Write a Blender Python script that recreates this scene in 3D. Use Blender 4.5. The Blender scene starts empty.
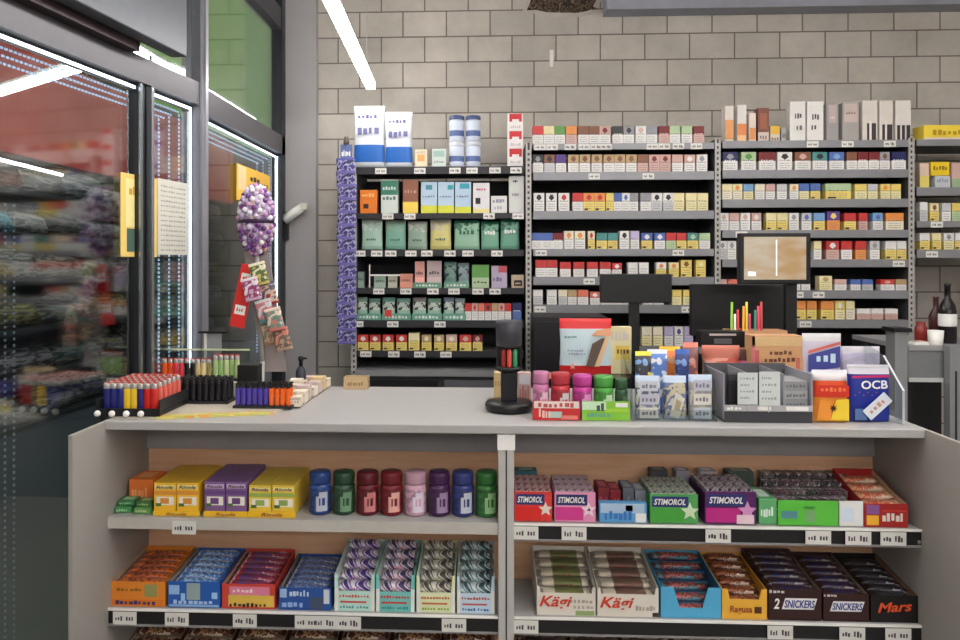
import bpy, math, random
from mathutils import Vector, Matrix
random.seed(7)
C = bpy.context.scene.collection
PSI = math.radians(2.6); CS, SN = math.cos(PSI), math.sin(PSI)
F, PX0, PY0, EYE = 750.0, 451.0, 262.0, 1.43
PI = math.pi

# ------------------------------------------------------------------ measuring
def U(px, py, Y):
    t = (px-PX0)/F; D = Y/(CS+t*SN)
    return D*(t*CS-SN), EYE-(py-PY0)/F*D
def UX(px, Y): return U(px, 0, Y)[0]
def UZ(py, Y, px=500): return U(px, py, Y)[1]
def onx(px, py, X0, k=0.0, Yr=0.0):
    """point where the sight line meets the vertical plane X = X0 + k (Y-Yr)"""
    t = (px-PX0)/F; a = (t*CS-SN); b = (CS+t*SN)
    D = (X0-k*Yr)/(a-k*b)
    return D*a, D*b, EYE-(py-PY0)/F*D

# ------------------------------------------------------------------ materials
def lin(c):
    c = c/255.0
    return c/12.92 if c <= .04045 else ((c+.055)/1.055)**2.4
def L(rgb): return (lin(rgb[0]), lin(rgb[1]), lin(rgb[2]), 1)
_M = {}
def nt(name):
    m = bpy.data.materials.new(name); m.use_nodes = True
    n = m.node_tree; return m, n, n.nodes['Principled BSDF']
def mat(rgb, rough=.5, metal=0.0, vary=.10, scale=18, spec=.4, emit=0):
    key = ('p', tuple(rgb), rough, metal, vary, scale, emit)
    if key in _M: return _M[key]
    m, n, p = nt('paint_%d_%d_%d' % tuple(rgb))
    tc = n.nodes.new('ShaderNodeTexCoord'); no = n.nodes.new('ShaderNodeTexNoise')
    no.inputs['Scale'].default_value = scale; no.inputs['Detail'].default_value = 3
    n.links.new(tc.outputs['Object'], no.inputs['Vector'])
    mp = n.nodes.new('ShaderNodeMapRange')
    mp.inputs['To Min'].default_value = 1-vary; mp.inputs['To Max'].default_value = 1+vary
    n.links.new(no.outputs['Fac'], mp.inputs['Value'])
    mx = n.nodes.new('ShaderNodeMix'); mx.data_type = 'RGBA'; mx.blend_type = 'MULTIPLY'
    mx.inputs[0].default_value = 1; mx.inputs[6].default_value = L(rgb)
    n.links.new(mp.outputs['Result'], mx.inputs[7]); n.links.new(mx.outputs[2], p.inputs['Base Color'])
    p.inputs['Roughness'].default_value = rough; p.inputs['Metallic'].default_value = metal
    p.inputs['Specular IOR Level'].default_value = spec
    if emit:
        n.links.new(mx.outputs[2], p.inputs['Emission Color']); p.inputs['Emission Strength'].default_value = emit
    _M[key] = m; return m
def pat(cols, scale=40, kind='noise', rough=.35, rot=0.0, stretch=(1, 1, 1), dist=3.0):
    """printed film: flat colours split up by a procedural pattern"""
    key = ('t', tuple(cols), scale, kind, rough, rot, stretch)
    if key in _M: return _M[key]
    m, n, p = nt('print_%d' % len(_M))
    tc = n.nodes.new('ShaderNodeTexCoord'); ma = n.nodes.new('ShaderNodeMapping')
    ma.inputs['Scale'].default_value = stretch; ma.inputs['Rotation'].default_value = (0, rot, 0)
    n.links.new(tc.outputs['Object'], ma.inputs['Vector'])
    if kind == 'wave':
        t = n.nodes.new('ShaderNodeTexWave'); t.bands_direction = 'X'
        t.inputs['Scale'].default_value = scale; t.inputs['Distortion'].default_value = dist
        t.inputs['Detail'].default_value = 2; t.inputs['Detail Scale'].default_value = 1.5; o = t.outputs['Fac']
    elif kind == 'cells':
        t = n.nodes.new('ShaderNodeTexVoronoi'); t.inputs['Scale'].default_value = scale
        sp = n.nodes.new('ShaderNodeSeparateColor'); n.links.new(t.outputs['Color'], sp.inputs['Color']); o = sp.outputs[0]
    else:
        t = n.nodes.new('ShaderNodeTexNoise'); t.inputs['Scale'].default_value = scale
        t.inputs['Detail'].default_value = 2
        mr = n.nodes.new('ShaderNodeMapRange'); mr.inputs['From Min'].default_value = .3; mr.inputs['From Max'].default_value = .7
        n.links.new(t.outputs['Fac'], mr.inputs['Value']); o = mr.outputs['Result']
    n.links.new(ma.outputs['Vector'], t.inputs['Vector'])
    r = n.nodes.new('ShaderNodeValToRGB'); r.color_ramp.interpolation = 'CONSTANT'
    e = r.color_ramp.elements
    while len(e) < len(cols): e.new(.5)
    for i, c in enumerate(cols): e[i].position = i/len(cols); e[i].color = L(c)
    n.links.new(o, r.inputs['Fac']); n.links.new(r.outputs['Color'], p.inputs['Base Color'])
    p.inputs['Roughness'].default_value = rough
    _M[key] = m; return m
def emis(rgb, s):
    key = ('e', tuple(rgb), s)
    if key in _M: return _M[key]
    m, n, p = nt('glow'); p.inputs['Base Color'].default_value = L(rgb)
    p.inputs['Emission Color'].default_value = L(rgb); p.inputs['Emission Strength'].default_value = s
    _M[key] = m; return m
def clear(tint, refl, rough, name):
    m = bpy.data.materials.new(name); m.use_nodes = True; n = m.node_tree; n.nodes.clear()
    o = n.nodes.new('ShaderNodeOutputMaterial'); mx = n.nodes.new('ShaderNodeMixShader')
    tr = n.nodes.new('ShaderNodeBsdfTransparent'); tr.inputs['Color'].default_value = L(tint)
    g = n.nodes.new('ShaderNodeBsdfGlossy'); g.inputs['Roughness'].default_value = rough
    g.inputs['Color'].default_value = (.95, .97, .97, 1)
    fr = n.nodes.new('ShaderNodeLayerWeight'); fr.inputs['Blend'].default_value = .5
    pw = n.nodes.new('ShaderNodeMath'); pw.operation = 'POWER'; pw.inputs[1].default_value = 4; n.links.new(fr.outputs['Facing'], pw.inputs[0])
    ad = n.nodes.new('ShaderNodeMath'); ad.operation = 'MULTIPLY_ADD'; ad.use_clamp = True; ad.inputs[1].default_value = .7; ad.inputs[2].default_value = refl
    n.links.new(pw.outputs[0], ad.inputs[0]); n.links.new(ad.outputs[0], mx.inputs[0])
    n.links.new(tr.outputs[0], mx.inputs[1]); n.links.new(g.outputs[0], mx.inputs[2]); n.links.new(mx.outputs[0], o.inputs[0])
    return m

def block_wall():
    m, n, p = nt('sand_lime_blocks')
    tc = n.nodes.new('ShaderNodeTexCoord'); sx = n.nodes.new('ShaderNodeSeparateXYZ'); cx = n.nodes.new('ShaderNodeCombineXYZ')
    n.links.new(tc.outputs['Object'], sx.inputs[0])
    ax = n.nodes.new('ShaderNodeMath'); ax.inputs[1].default_value = 10.119
    az = n.nodes.new('ShaderNodeMath'); az.inputs[1].default_value = .0365
    n.links.new(sx.outputs['X'], ax.inputs[0]); n.links.new(sx.outputs['Z'], az.inputs[0])
    n.links.new(ax.outputs[0], cx.inputs['X']); n.links.new(az.outputs[0], cx.inputs['Y'])
    b = n.nodes.new('ShaderNodeTexBrick'); n.links.new(cx.outputs[0], b.inputs['Vector'])
    b.inputs['Scale'].default_value = 1; b.inputs['Brick Width'].default_value = .2475; b.inputs['Row Height'].default_value = .1445
    b.inputs['Mortar Size'].default_value = .0042; b.inputs['Mortar Smooth'].default_value = .25
    b.inputs['Color1'].default_value = L((182, 176, 167)); b.inputs['Color2'].default_value = L((195, 188, 178)); b.inputs['Mortar'].default_value = L((122, 112, 104))
    no = n.nodes.new('ShaderNodeTexNoise'); no.inputs['Scale'].default_value = 5; no.inputs['Detail'].default_value = 8; no.inputs['Roughness'].default_value = .7
    n.links.new(tc.outputs['Object'], no.inputs['Vector'])
    mr = n.nodes.new('ShaderNodeMapRange'); mr.inputs['To Min'].default_value = .66; mr.inputs['To Max'].default_value = 1.34; n.links.new(no.outputs['Fac'], mr.inputs['Value'])
    mx = n.nodes.new('ShaderNodeMix'); mx.data_type = 'RGBA'; mx.blend_type = 'MULTIPLY'; mx.inputs[0].default_value = 1
    n.links.new(b.outputs['Color'], mx.inputs[6]); n.links.new(mr.outputs['Result'], mx.inputs[7]); n.links.new(mx.outputs[2], p.inputs['Base Color'])
    bu = n.nodes.new('ShaderNodeBump'); bu.inputs['Strength'].default_value = .5; bu.inputs['Distance'].default_value = .004; bu.invert = True
    n.links.new(b.outputs['Fac'], bu.inputs['Height']); n.links.new(bu.outputs['Normal'], p.inputs['Normal'])
    p.inputs['Roughness'].default_value = .9
    return m
def wood(c1, c2):
    m, n, p = nt('beech_board')
    tc = n.nodes.new('ShaderNodeTexCoord'); ma = n.nodes.new('ShaderNodeMapping'); ma.inputs['Scale'].default_value = (2.5, 10, 22)
    no = n.nodes.new('ShaderNodeTexNoise'); no.inputs['Scale'].default_value = 2.2; no.inputs['Detail'].default_value = 5
    n.links.new(tc.outputs['Object'], ma.inputs[0]); n.links.new(ma.outputs[0], no.inputs['Vector'])
    r = n.nodes.new('ShaderNodeValToRGB'); r.color_ramp.elements[0].color = L(c1); r.color_ramp.elements[1].color = L(c2)
    r.color_ramp.elements[0].position = .3; r.color_ramp.elements[1].position = .7
    n.links.new(no.outputs['Fac'], r.inputs[0]); n.links.new(r.outputs[0], p.inputs['Base Color']); p.inputs['Roughness'].default_value = .55
    return m

# ------------------------------------------------------------------ mesh builder
class B:
    def __init__(s): s.v = []; s.f = []; s.m = []; s.mats = []; s.sm = []
    def mi(s, m):
        if m not in s.mats: s.mats.append(m)
        return s.mats.index(m)
    def face(s, idx, m, sm=False): s.f.append(idx); s.m.append(s.mi(m)); s.sm.append(sm)
    def quad(s, pts, m):
        b = len(s.v); s.v += [tuple(p) for p in pts]; s.face(list(range(b, b+len(pts))), m); return s
    def box(s, x0, x1, y0, y1, z0, z1, m):
        b = len(s.v)
        s.v += [(x0, y0, z0), (x1, y0, z0), (x1, y1, z0), (x0, y1, z0), (x0, y0, z1), (x1, y0, z1), (x1, y1, z1), (x0, y1, z1)]
        for q in ((0, 3, 2, 1), (4, 5, 6, 7), (0, 1, 5, 4), (1, 2, 6, 5), (2, 3, 7, 6), (3, 0, 4, 7)): s.face([b+i for i in q], m)
        return s
    def cbox(s, c, d, m): return s.box(c[0]-d[0]/2, c[0]+d[0]/2, c[1]-d[1]/2, c[1]+d[1]/2, c[2]-d[2]/2, c[2]+d[2]/2, m)
    def front(s, x0, x1, z0, z1, y, m): return s.quad([(x0, y, z0), (x1, y, z0), (x1, y, z1), (x0, y, z1)], m)
    def rings(s, rings, mats, cap=True, sm=True):
        """loft closed rings of equal length; mats[i] between ring i and i+1"""
        b = len(s.v); k = len(rings[0])
        for r in rings: s.v += [tuple(p) for p in r]
        for i in range(len(rings)-1):
            mm = mats[min(i, len(mats)-1)]
            for j in range(k):
                a = b+i*k+j; c = b+i*k+(j+1) % k
                s.face([a, c, c+k, a+k], mm, sm)
        if cap:
            s.face([b+j for j in reversed(range(k))], mats[0]); e = b+(len(rings)-1)*k
            s.face([e+j for j in range(k)], mats[-1])
        return s
    def lathe(s, prof, mats, c=(0, 0, 0), n=16):
        return s.rings([[(c[0]+r*math.cos(2*PI*j/n), c[1]+r*math.sin(2*PI*j/n), c[2]+z) for j in range(n)] for r, z in prof], mats)
    def tube(s, p0, p1, r, m, n=8, r1=None):
        p0, p1 = Vector(p0), Vector(p1); d = (p1-p0).normalized()
        a = d.orthogonal().normalized(); b_ = d.cross(a)
        R = lambda p, q: [tuple(p+(a*math.cos(2*PI*j/n)+b_*math.sin(2*PI*j/n))*q) for j in range(n)]
        return s.rings([R(p0, r), R(p1, r if r1 is None else r1)], [m])
    def prism(s, poly, axis, a0, a1, m):
        """poly in the two other axes (order x,y,z), extruded along axis"""
        def P(u, v, w): return (w, u, v) if axis == 'x' else ((u, w, v) if axis == 'y' else (u, v, w))
        b = len(s.v); k = len(poly)
        s.v += [P(u, v, a0) for u, v in poly]+[P(u, v, a1) for u, v in poly]
        s.face([b+j for j in reversed(range(k))], m); s.face([b+k+j for j in range(k)], m)
        for j in range(k): s.face([b+j, b+(j+1) % k, b+k+(j+1) % k, b+k+j], m)
        return s
    def scrib(s, x0, x1, z0, z1, y, m, n, seed=1):
        """illegible small print: a row of letter-sized strokes"""
        rr = random.Random(seed); w = (x1-x0)/n; h = z1-z0
        for i in range(n):
            a = x0+i*w; c = rr.uniform(.55, .9); lo = rr.choice((0, 0, .12)); hi = rr.choice((.72, .8, 1))
            s.front(a+w*.06, a+w*c, z0+h*lo, z0+h*hi, y, m)
        return s
    def mesh(s, name):
        me = bpy.data.meshes.new(name); me.from_pydata(s.v, [], s.f)
        for m in s.mats: me.materials.append(m)
        me.polygons.foreach_set('material_index', s.m); me.polygons.foreach_set('use_smooth', s.sm)
        me.update(); return me
    def build(s, name, parent=None, loc=(0, 0, 0), rz=0, bev=0):
        return put(name, s.mesh(name), parent, loc, rz, bev)
def put(name, me, parent=None, loc=(0, 0, 0), rz=0, bev=0):
    o = bpy.data.objects.new(name, me); C.objects.link(o); o.location = loc; o.rotation_euler = (0, 0, rz)
    if parent: o.parent = parent
    if bev:
        b = o.modifiers.new('soft_edge', 'BEVEL'); b.width = bev; b.segments = 2; b.limit_method = 'ANGLE'; b.angle_limit = 1.0
    return o
def tag(o, label, cat, group=None):
    o['label'] = label; o['category'] = cat
    if group: o['group'] = group
    return o
def empty(name, loc, rz=0):
    o = bpy.data.objects.new(name, None); C.objects.link(o); o.location = loc; o.rotation_euler = (0, 0, rz); return o
def struct(o): o['kind'] = 'structure'; return o
def dup(root, loc, rz=None, label=None):
    r = root.copy(); C.objects.link(r); r.location = loc
    if rz is not None: r.rotation_euler = (0, 0, rz)
    if label: r['label'] = label
    for ch in list(root.children):
        c = ch.copy(); C.objects.link(c); c.parent = r
        for g in list(ch.children):
            d = g.copy(); C.objects.link(d); d.parent = c
    return r
_T = {}
def text(body, w, h, m, parent, loc, slant=0.0, rot=0.0, bold=.02, name='lettering'):
    """flat lettering facing the customer side, centred on loc"""
    key = (body, slant, bold)
    if key not in _T:
        cu = bpy.data.curves.new('lettering', 'FONT'); cu.body = body; cu.shear = slant; cu.offset = bold
        cu.extrude = .012; cu.align_x = 'CENTER'; cu.align_y = 'CENTER'; cu.resolution_u = 3
        ob = bpy.data.objects.new('lettering', cu); C.objects.link(ob); bpy.context.view_layer.update()
        me = bpy.data.meshes.new_from_object(ob.evaluated_get(bpy.context.evaluated_depsgraph_get()))
        bpy.data.objects.remove(ob)
        xs = [v.co.x for v in me.vertices]; ys = [v.co.y for v in me.vertices]
        cx, cy = (min(xs)+max(xs))/2, (min(ys)+max(ys))/2
        for v in me.vertices: v.co.x -= cx; v.co.y -= cy
        _T[key] = (me, max(xs)-min(xs), max(ys)-min(ys))
    me0, tw, th = _T[key]
    me = me0.copy(); me.materials.clear(); me.materials.append(m)
    sx, sy = w/tw, h/th
    for v in me.vertices: v.co = Vector((v.co.x*sx, v.co.y*sy, v.co.z*.03))
    me.update()
    o = put(name, me, parent, loc); o.rotation_euler = (PI/2, rot, 0); return o

# ------------------------------------------------------------------ colours
K = {k: (v[0], v[1]) for k, v in dict(
    W=((226, 224, 220), 'white'), I=((228, 220, 196), 'ivory'), R=((200, 60, 58), 'red'), D=((118, 34, 36), 'dark red'), N=((132, 86, 62), 'brown'),
    T=((184, 158, 116), 'tan'), G=((96, 150, 76), 'green'), L=((176, 200, 156), 'pale green'), O=((226, 146, 76), 'orange'), Y=((230, 206, 112), 'yellow'),
    C=((230, 220, 168), 'pale yellow'), P=((206, 168, 158), 'pale pink'), S=((222, 120, 100), 'salmon'), K=((48, 46, 50), 'black'), A=((150, 150, 154), 'grey'),
    H=((196, 196, 198), 'light grey'), B=((82, 110, 176), 'blue'), Z=((120, 164, 206), 'light blue'), V=((40, 44, 92), 'navy'), U=((92, 64, 140), 'purple'),
    X=((190, 180, 212), 'lavender'), E=((74, 140, 136), 'teal'), M=((206, 64, 150), 'magenta')).items()}
def k(c, rough=.42): return mat(K[c][0], rough)
def kn(c): return K[c][1]
WHITE, BLACK, DARK = mat((236, 234, 230), .5), mat((22, 22, 24), .4), mat((38, 38, 41), .5)
INK = mat((70, 68, 72), .6)
ORD = 'first second third fourth fifth sixth seventh eighth ninth tenth eleventh twelfth thirteenth fourteenth fifteenth sixteenth seventeenth eighteenth nineteenth twentieth'.split()
ORD += ['twenty-'+o for o in ORD[:9]]

# ------------------------------------------------------------------ room
YW = 4.25; ZC = 3.15
GREY = mat((140, 138, 138), .55); LGREY = mat((176, 174, 172), .5)
STEEL = mat((150, 152, 156), .45, .35); FRAME = mat((64, 64, 68), .4, .3); ANTH = mat((36, 38, 42), .4, .2)
struct(B().box(-1.16, 4.6, YW, YW+.2, 0, ZC, block_wall()).build('wall_back'))
struct(B().box(-6, 4.6, -3.2, YW+.2, -.1, 0, mat((134, 132, 128), .5, scale=4)).build('floor'))
struct(B().box(-1.45, 4.6, -3.2, YW+.2, ZC, ZC+.1, mat((170, 168, 164), .8, scale=3)).build('ceiling'))
struct(B().box(4.4, 4.6, -3.2, YW, 0, ZC, mat((190, 186, 178), .8, scale=3)).build('wall_right'))
struct(B().box(-1.45, 4.4, -3.2, -3.0, 0, ZC, mat((180, 176, 170), .8, scale=3)).build('wall_front'))
XC = UX(316, 4.19)
struct(B().box(-1.155, XC, 4.19, YW, 0, ZC, mat((162, 158, 158), .8, scale=2.5, vary=.08)).build('column'))
# concrete duct at the ceiling and the broken opening beside it
xb = UX(612, 3.95)
struct(B().box(xb, 4.4, 4.12, YW-.002, UZ(11, 4.12), ZC, mat((150, 152, 162), .7)).build('beam'))
hole = B(); pts = []
for i in range(22):
    a = 2*PI*i/22; rr = 1+random.uniform(-.13, .13)
    pts.append((.20*rr*math.copysign(abs(math.cos(a))**.5, math.cos(a)), .06*rr*math.copysign(abs(math.sin(a))**.5, math.sin(a))))
hx, hz = U(562, 2, YW)
for i in range(22):
    (a, b), (c, d) = pts[i], pts[(i+1) % 22]
    hole.quad([(a, -.012, b), (c, -.012, d), (c*1.14, -.001, d*1.3), (a*1.14, -.001, b*1.3)], mat((186, 178, 170), .9))
hole.quad([(a, -.004, b) for a, b in pts], pat([(60, 48, 40), (92, 76, 60), (44, 36, 32), (112, 96, 80)], 26, 'noise', .95))
struct(hole.build('wall_back_opening', loc=(hx, YW, hz)))
x, z = U(551.5, 59, YW)
tag(B().box(-.011, .011, -.012, 0, -.05, .05, WHITE).build('wall_hook', loc=(x, YW-.001, z), bev=.003), 'small white upright strip stuck on the block wall', 'hook')

# glazing on the left: a slanted door leaf wall, then a straight pane
GX, GK, GY = -1.16, .14, 2.95
GLASS = clear((222, 228, 228), .20, .06, 'window_glass')
ang = -math.atan(GK)          # local +y runs along the slanted glass
def slant(y): return GX+GK*(y-GY)
fr = empty('window_1', (GX, GY, 0), ang); struct(fr)
ln = 2.3
B().box(-.006, .006, -ln, -.03, .12, 2.05, GLASS).build('pane', fr)
B().box(-.006, .006, -ln, -.03, 2.14, ZC-.02, GLASS).build('pane', fr)
B().box(-.035, .035, -ln, -.02, 2.05, 2.14, mat((84, 82, 86), .4, .3)).box(-.03, .03, -ln, -.02, .0, .12, FRAME).build('frame', fr)
ya = onx(139, 0, GX, GK, GY)[1]; l0 = (ya-GY)/math.cos(ang)
B().box(-.02, .025, l0-.040, l0-.006, .1, 2.12, ANTH).box(-.02, .025, l0+.006, l0+.040, .1, 2.12, ANTH).box(.025, .032, l0-.040, l0-.026, .1, 2.14, mat((150, 156, 162), .25, .8)).box(.025, .034, l0+.024, l0+.040, .1, 2.16, mat((170, 174, 180), .25, .8)).build('door_stile', fr)
mu = B().box(GX-.04, GX+.035, GY-.03, GY+.03, 0, ZC, mat((120, 120, 126), .35, .5)).box(GX+.035, GX+.05, GY-.012, GY+.016, 0, ZC, mat((176, 176, 184), .3, .6)).build('trim_1'); struct(mu)
w2 = empty('window_2', (GX, GY, 0)); struct(w2)
yl = 4.185-GY
B().box(-.006, .006, .03, yl, .12, 2.03, GLASS).build('pane', w2)
B().box(-.006, .006, .03, yl, 2.13, ZC-.02, GLASS).build('pane', w2)
B().box(-.035, .035, .03, yl, 2.03, 2.13, mat((88, 86, 90), .4, .3)).box(-.03, .03, .03, yl, 0, .12, FRAME).box(-.03, .035, yl-.07, yl, .12, ZC-.02, ANTH).box(-.03, .03, .03, yl-.07, 2.72, 2.84, FRAME).build('frame', w2)
# cover box of the door drive
cX, cY, cZ = onx(187, 57, GX+.14, GK, GY)
cv = empty('door_drive_cover', (cX, cY, cZ), ang)
tag(cv, 'grey sheet metal cover box running above the glass door', 'cover')
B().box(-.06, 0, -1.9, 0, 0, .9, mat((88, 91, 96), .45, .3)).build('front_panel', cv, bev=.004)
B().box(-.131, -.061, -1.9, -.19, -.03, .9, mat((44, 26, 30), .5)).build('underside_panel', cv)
# LED strips round the panes
LEDW, LEDD = emis((235, 244, 255), 2.2), emis((190, 220, 255), 1.6)
def dots(b, p0, p1, step, s, m):
    p0, p1 = Vector(p0), Vector(p1); n_ = int((p1-p0).length/step); d = (p1-p0)/max(n_, 1)
    for i in range(n_):
        c = p0+d*(i+.5); b.cbox(c, s, m)
led = empty('led_strip', (GX, GY, .95), ang); tag(led, 'white light strip edging the slanted glass, its reflections built as rows of dots', 'light strip')
B().box(.008, .013, -2.25, -.05, 1.078, 1.088, LEDW).box(.008, .013, -.056, -.048, 0, 1.088, LEDW).box(.007, .0075, -2.25, -.04, 1.07, 1.092, ANTH).build('light_bar', led)
b = B()
for q in range(1, 4):  # glowing dot rows built for the strip's reflections in the panes
    dots(b, (-.006-q*.012, -2.2, 1.080-q*.017), (-.006-q*.012, -.056-q*.03, 1.080-q*.017), .017, (.004, .0085, .006), LEDD)
    dots(b, (-.006-q*.012, -.056-q*.05+.02, 0), (-.006-q*.012, -.056-q*.05+.02, 1.075-q*.017), .016, (.004, .007, .009), LEDD)
o = b.build('reflection_dots', led); o['kind'] = 'stuff'
led2 = empty('led_strip', (GX, GY, .95)); tag(led2, 'short white light strip edging the pane beside the grey column', 'light strip')
B().box(.008, .013, .04, yl-.08, 1.055, 1.062, LEDW).box(.008, .013, yl-.092, yl-.08, 0, 1.062, LEDW).build('light_bar', led2)
b = B()
for q in range(1, 4):  # dots modelled as reflections of the short strip
    dots(b, (-.006-q*.012, .05, 1.052-q*.016), (-.006-q*.012, yl-.1-q*.05, 1.052-q*.016), .02, (.004, .009, .006), LEDD)
    dots(b, (-.006-q*.012, yl-.07-q*.07, 0), (-.006-q*.012, yl-.07-q*.07, 1.052-q*.016), .017, (.004, .012, .009), LEDD)
o = b.build('reflection_dots', led2); o['kind'] = 'stuff'
b = B()
for px in (5, 14):  # dim dots built as mirror images of the upright strip
    X, Y, Z = onx(px, 420, GX-.06, GK, GY)
    dots(b, (X-slant(2), Y-2, -.95), (X-slant(2), Y-2, .3), .018, (.004, .005, .007), emis((170, 196, 214), .15))
tag(b.build('led_strip', loc=(slant(2), 2, 1.3)), 'pair of dim dotted light strip reflections, built at the outer glass edge', 'light strip')
# posters on the panes
def poster(name, label, pxs, pyt, pyb, X0, kk, deco):
    a, c = onx(pxs[0], pyt, X0, kk, GY), onx(pxs[1], pyb, X0, kk, GY)
    lw = math.hypot(c[0]-a[0], c[1]-a[1])
    b = B(); deco(b, lw, a[2]-c[2])
    o = b.build(name, loc=(a[0], a[1], c[2])); o.rotation_euler = (0, 0, -math.atan(kk)+PI/2)
    return tag(o, label, 'poster')
def dec1(b, w, h):
    b.box(0, w, 0, .003, 0, h, mat((226, 196, 112), .6)); b.front(w*.12, w*.88, h*.36, h*.94, -.0006, mat((232, 218, 150), .6)); b.front(w*.15, w*.88, h*.06, h*.34, -.0006, mat((70, 96, 84), .6))
    b.scrib(w*.2, w*.8, h*.75, h*.85, -.001, mat((190, 150, 60)), 6, 2)
def dec2(b, w, h):
    b.box(0, w, 0, .003, 0, h, mat((206, 204, 192), .6))
    for i in range(14): b.scrib(w*.08, w*.92, h*(.05+.065*i), h*(.075+.065*i), -.0006, mat((150, 150, 146)), 10, i)
def dec3(b, w, h):
    b.box(0, w, 0, .003, 0, h, mat((240, 190, 80), .6)); b.front(w*.03, w*.25, h*.3, h*.97, -.0006, mat((246, 214, 160), .6))
    b.scrib(w*.36, w*.66, h*.62, h*.78, -.001, mat((60, 44, 20)), 3, 5); b.scrib(w*.70, w*.95, h*.55, h*.72, -.001, mat((120, 84, 20)), 3, 8)
poster('poster', 'pale yellow framed poster behind the door stile', (121, 157), 172, 257, GX+.009, GK, dec1)
poster('poster', 'white sheet of small print beside the yellow poster', (158, 188), 178, 255, GX+.009, GK, dec2)
poster('poster', 'orange yellow poster behind the ball of lollipops', (237, 270), 163, 208, GX+.022, 0, dec3)
# outside the glass
struct(B().box(-6.0, -5.9, -3.2, 13.5, 0, 6, mat((48, 54, 58), .8, scale=1.5)).build('exterior_wall'))
struct(B().box(-6.0, -1.0, 13.5, 13.6, 0, 5, mat((44, 50, 52), .8, scale=1.5)).build('exterior_wall_end'))
sg = empty('outdoor_sign', (-3.4, 1.5, 2.22)); tag(sg, 'long red lit sign panel outside behind the slanted glass', 'sign')
B().box(-.05, 0, -1.5, 8.5, 0, .80, mat((170, 64, 52), .6, vary=.35, scale=1.6, emit=1.05)).build('lit_panel', sg); B().box(-.08, -.051, -1.5, 8.5, -.02, .82, FRAME).build('case', sg)
sg = empty('outdoor_sign', (-3.4, 1.5, 3.10)); tag(sg, 'green lit sign panel outside above the red panel', 'sign')
B().box(-.05, 0, -1.5, 11.5, 0, 3.2, mat((104, 162, 56), .6, vary=.15, scale=2, emit=1.25)).build('lit_panel', sg); B().box(-.08, -.051, -1.5, 11.5, -.02, 3.22, FRAME).build('case', sg)

# ------------------------------------------------------------------ lamps
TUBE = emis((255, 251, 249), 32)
def lamp(p0, p1, label, s=None):
    p0, p1 = Vector(p0), Vector(p1); d = p1-p0; ln_ = d.length
    r = empty('pendant_lamp', p0, -math.atan2(d.x, d.y)); tag(r, label, 'lamp')
    B().box(-.023, .023, 0, ln_, -.026, .006, TUBE).build('diffuser', r)
    B().box(-.012, .012, -.004, ln_+.004, .006, .03, LGREY).build('housing', r)
    for yy in (ln_*.08, ln_*.92): B().tube((0, yy, .03), (0, yy, ZC-p0.z), .0015, LGREY, 5).build('cable', r)
    return r
lz = UZ(84, 4.0, 372); lx = UX(371, 4.0)
lamp((lx+.043*2.6, 1.4, lz), (lx, 4.0, lz), 'white tube lamp hanging above the tobacco pouches near the block wall')
lamp((.45, -1.2, 2.66), (.45, 3.2, 2.66), 'added white tube lamp hanging unseen over the counter, nearest the middle')  # three unseen lamps added overhead to light the wall racks
lamp((1.35, -1.2, 2.66), (1.35, 3.2, 2.66), 'added white tube lamp hanging unseen over the counter, second from the glass')
lamp((2.3, -1.2, 2.66), (2.3, 3.2, 2.66), 'added white tube lamp hanging unseen over the counter, farthest from the glass')
lamp((-1.78, 3.41, 2.38), (-2.85, 4.14, 2.38), 'lamp reflection in the upper slanted glass, built as a white tube outside')  # mirror image of a lamp, built as a glowing tube beyond the glass
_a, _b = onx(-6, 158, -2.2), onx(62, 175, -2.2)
tag(B().tube(_a, _b, .007, TUBE).build('reflection_tube'), 'thin lamp reflection at the left edge of the glass, built as a tube', 'lamp')  # glowing tube added in place of a thin lamp reflection
lamp((-1.0, -1.7, 2.25), (3.2, -1.7, 2.25), 'added unseen white tube lamp hanging crosswise in the aisle before the counter')  # two unseen lamps added behind the camera to brighten the counter front
lamp((-1.0, -2.5, 2.25), (3.2, -2.5, 2.25), 'added unseen white tube lamp hanging crosswise at the far front wall')

lamp((-2.0, 2.3, 2.66), (-2.0, 6.4, 2.66), 'added white tube lamp outside brightening the goods shelving, behind the door transom')  # hidden lamp added outside so the goods look brighter
struct(B().box(-1.62, -1.452, -3.2, .66, 0, ZC, mat((176, 172, 166), .8, scale=3)).build('wall_left'))
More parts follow.
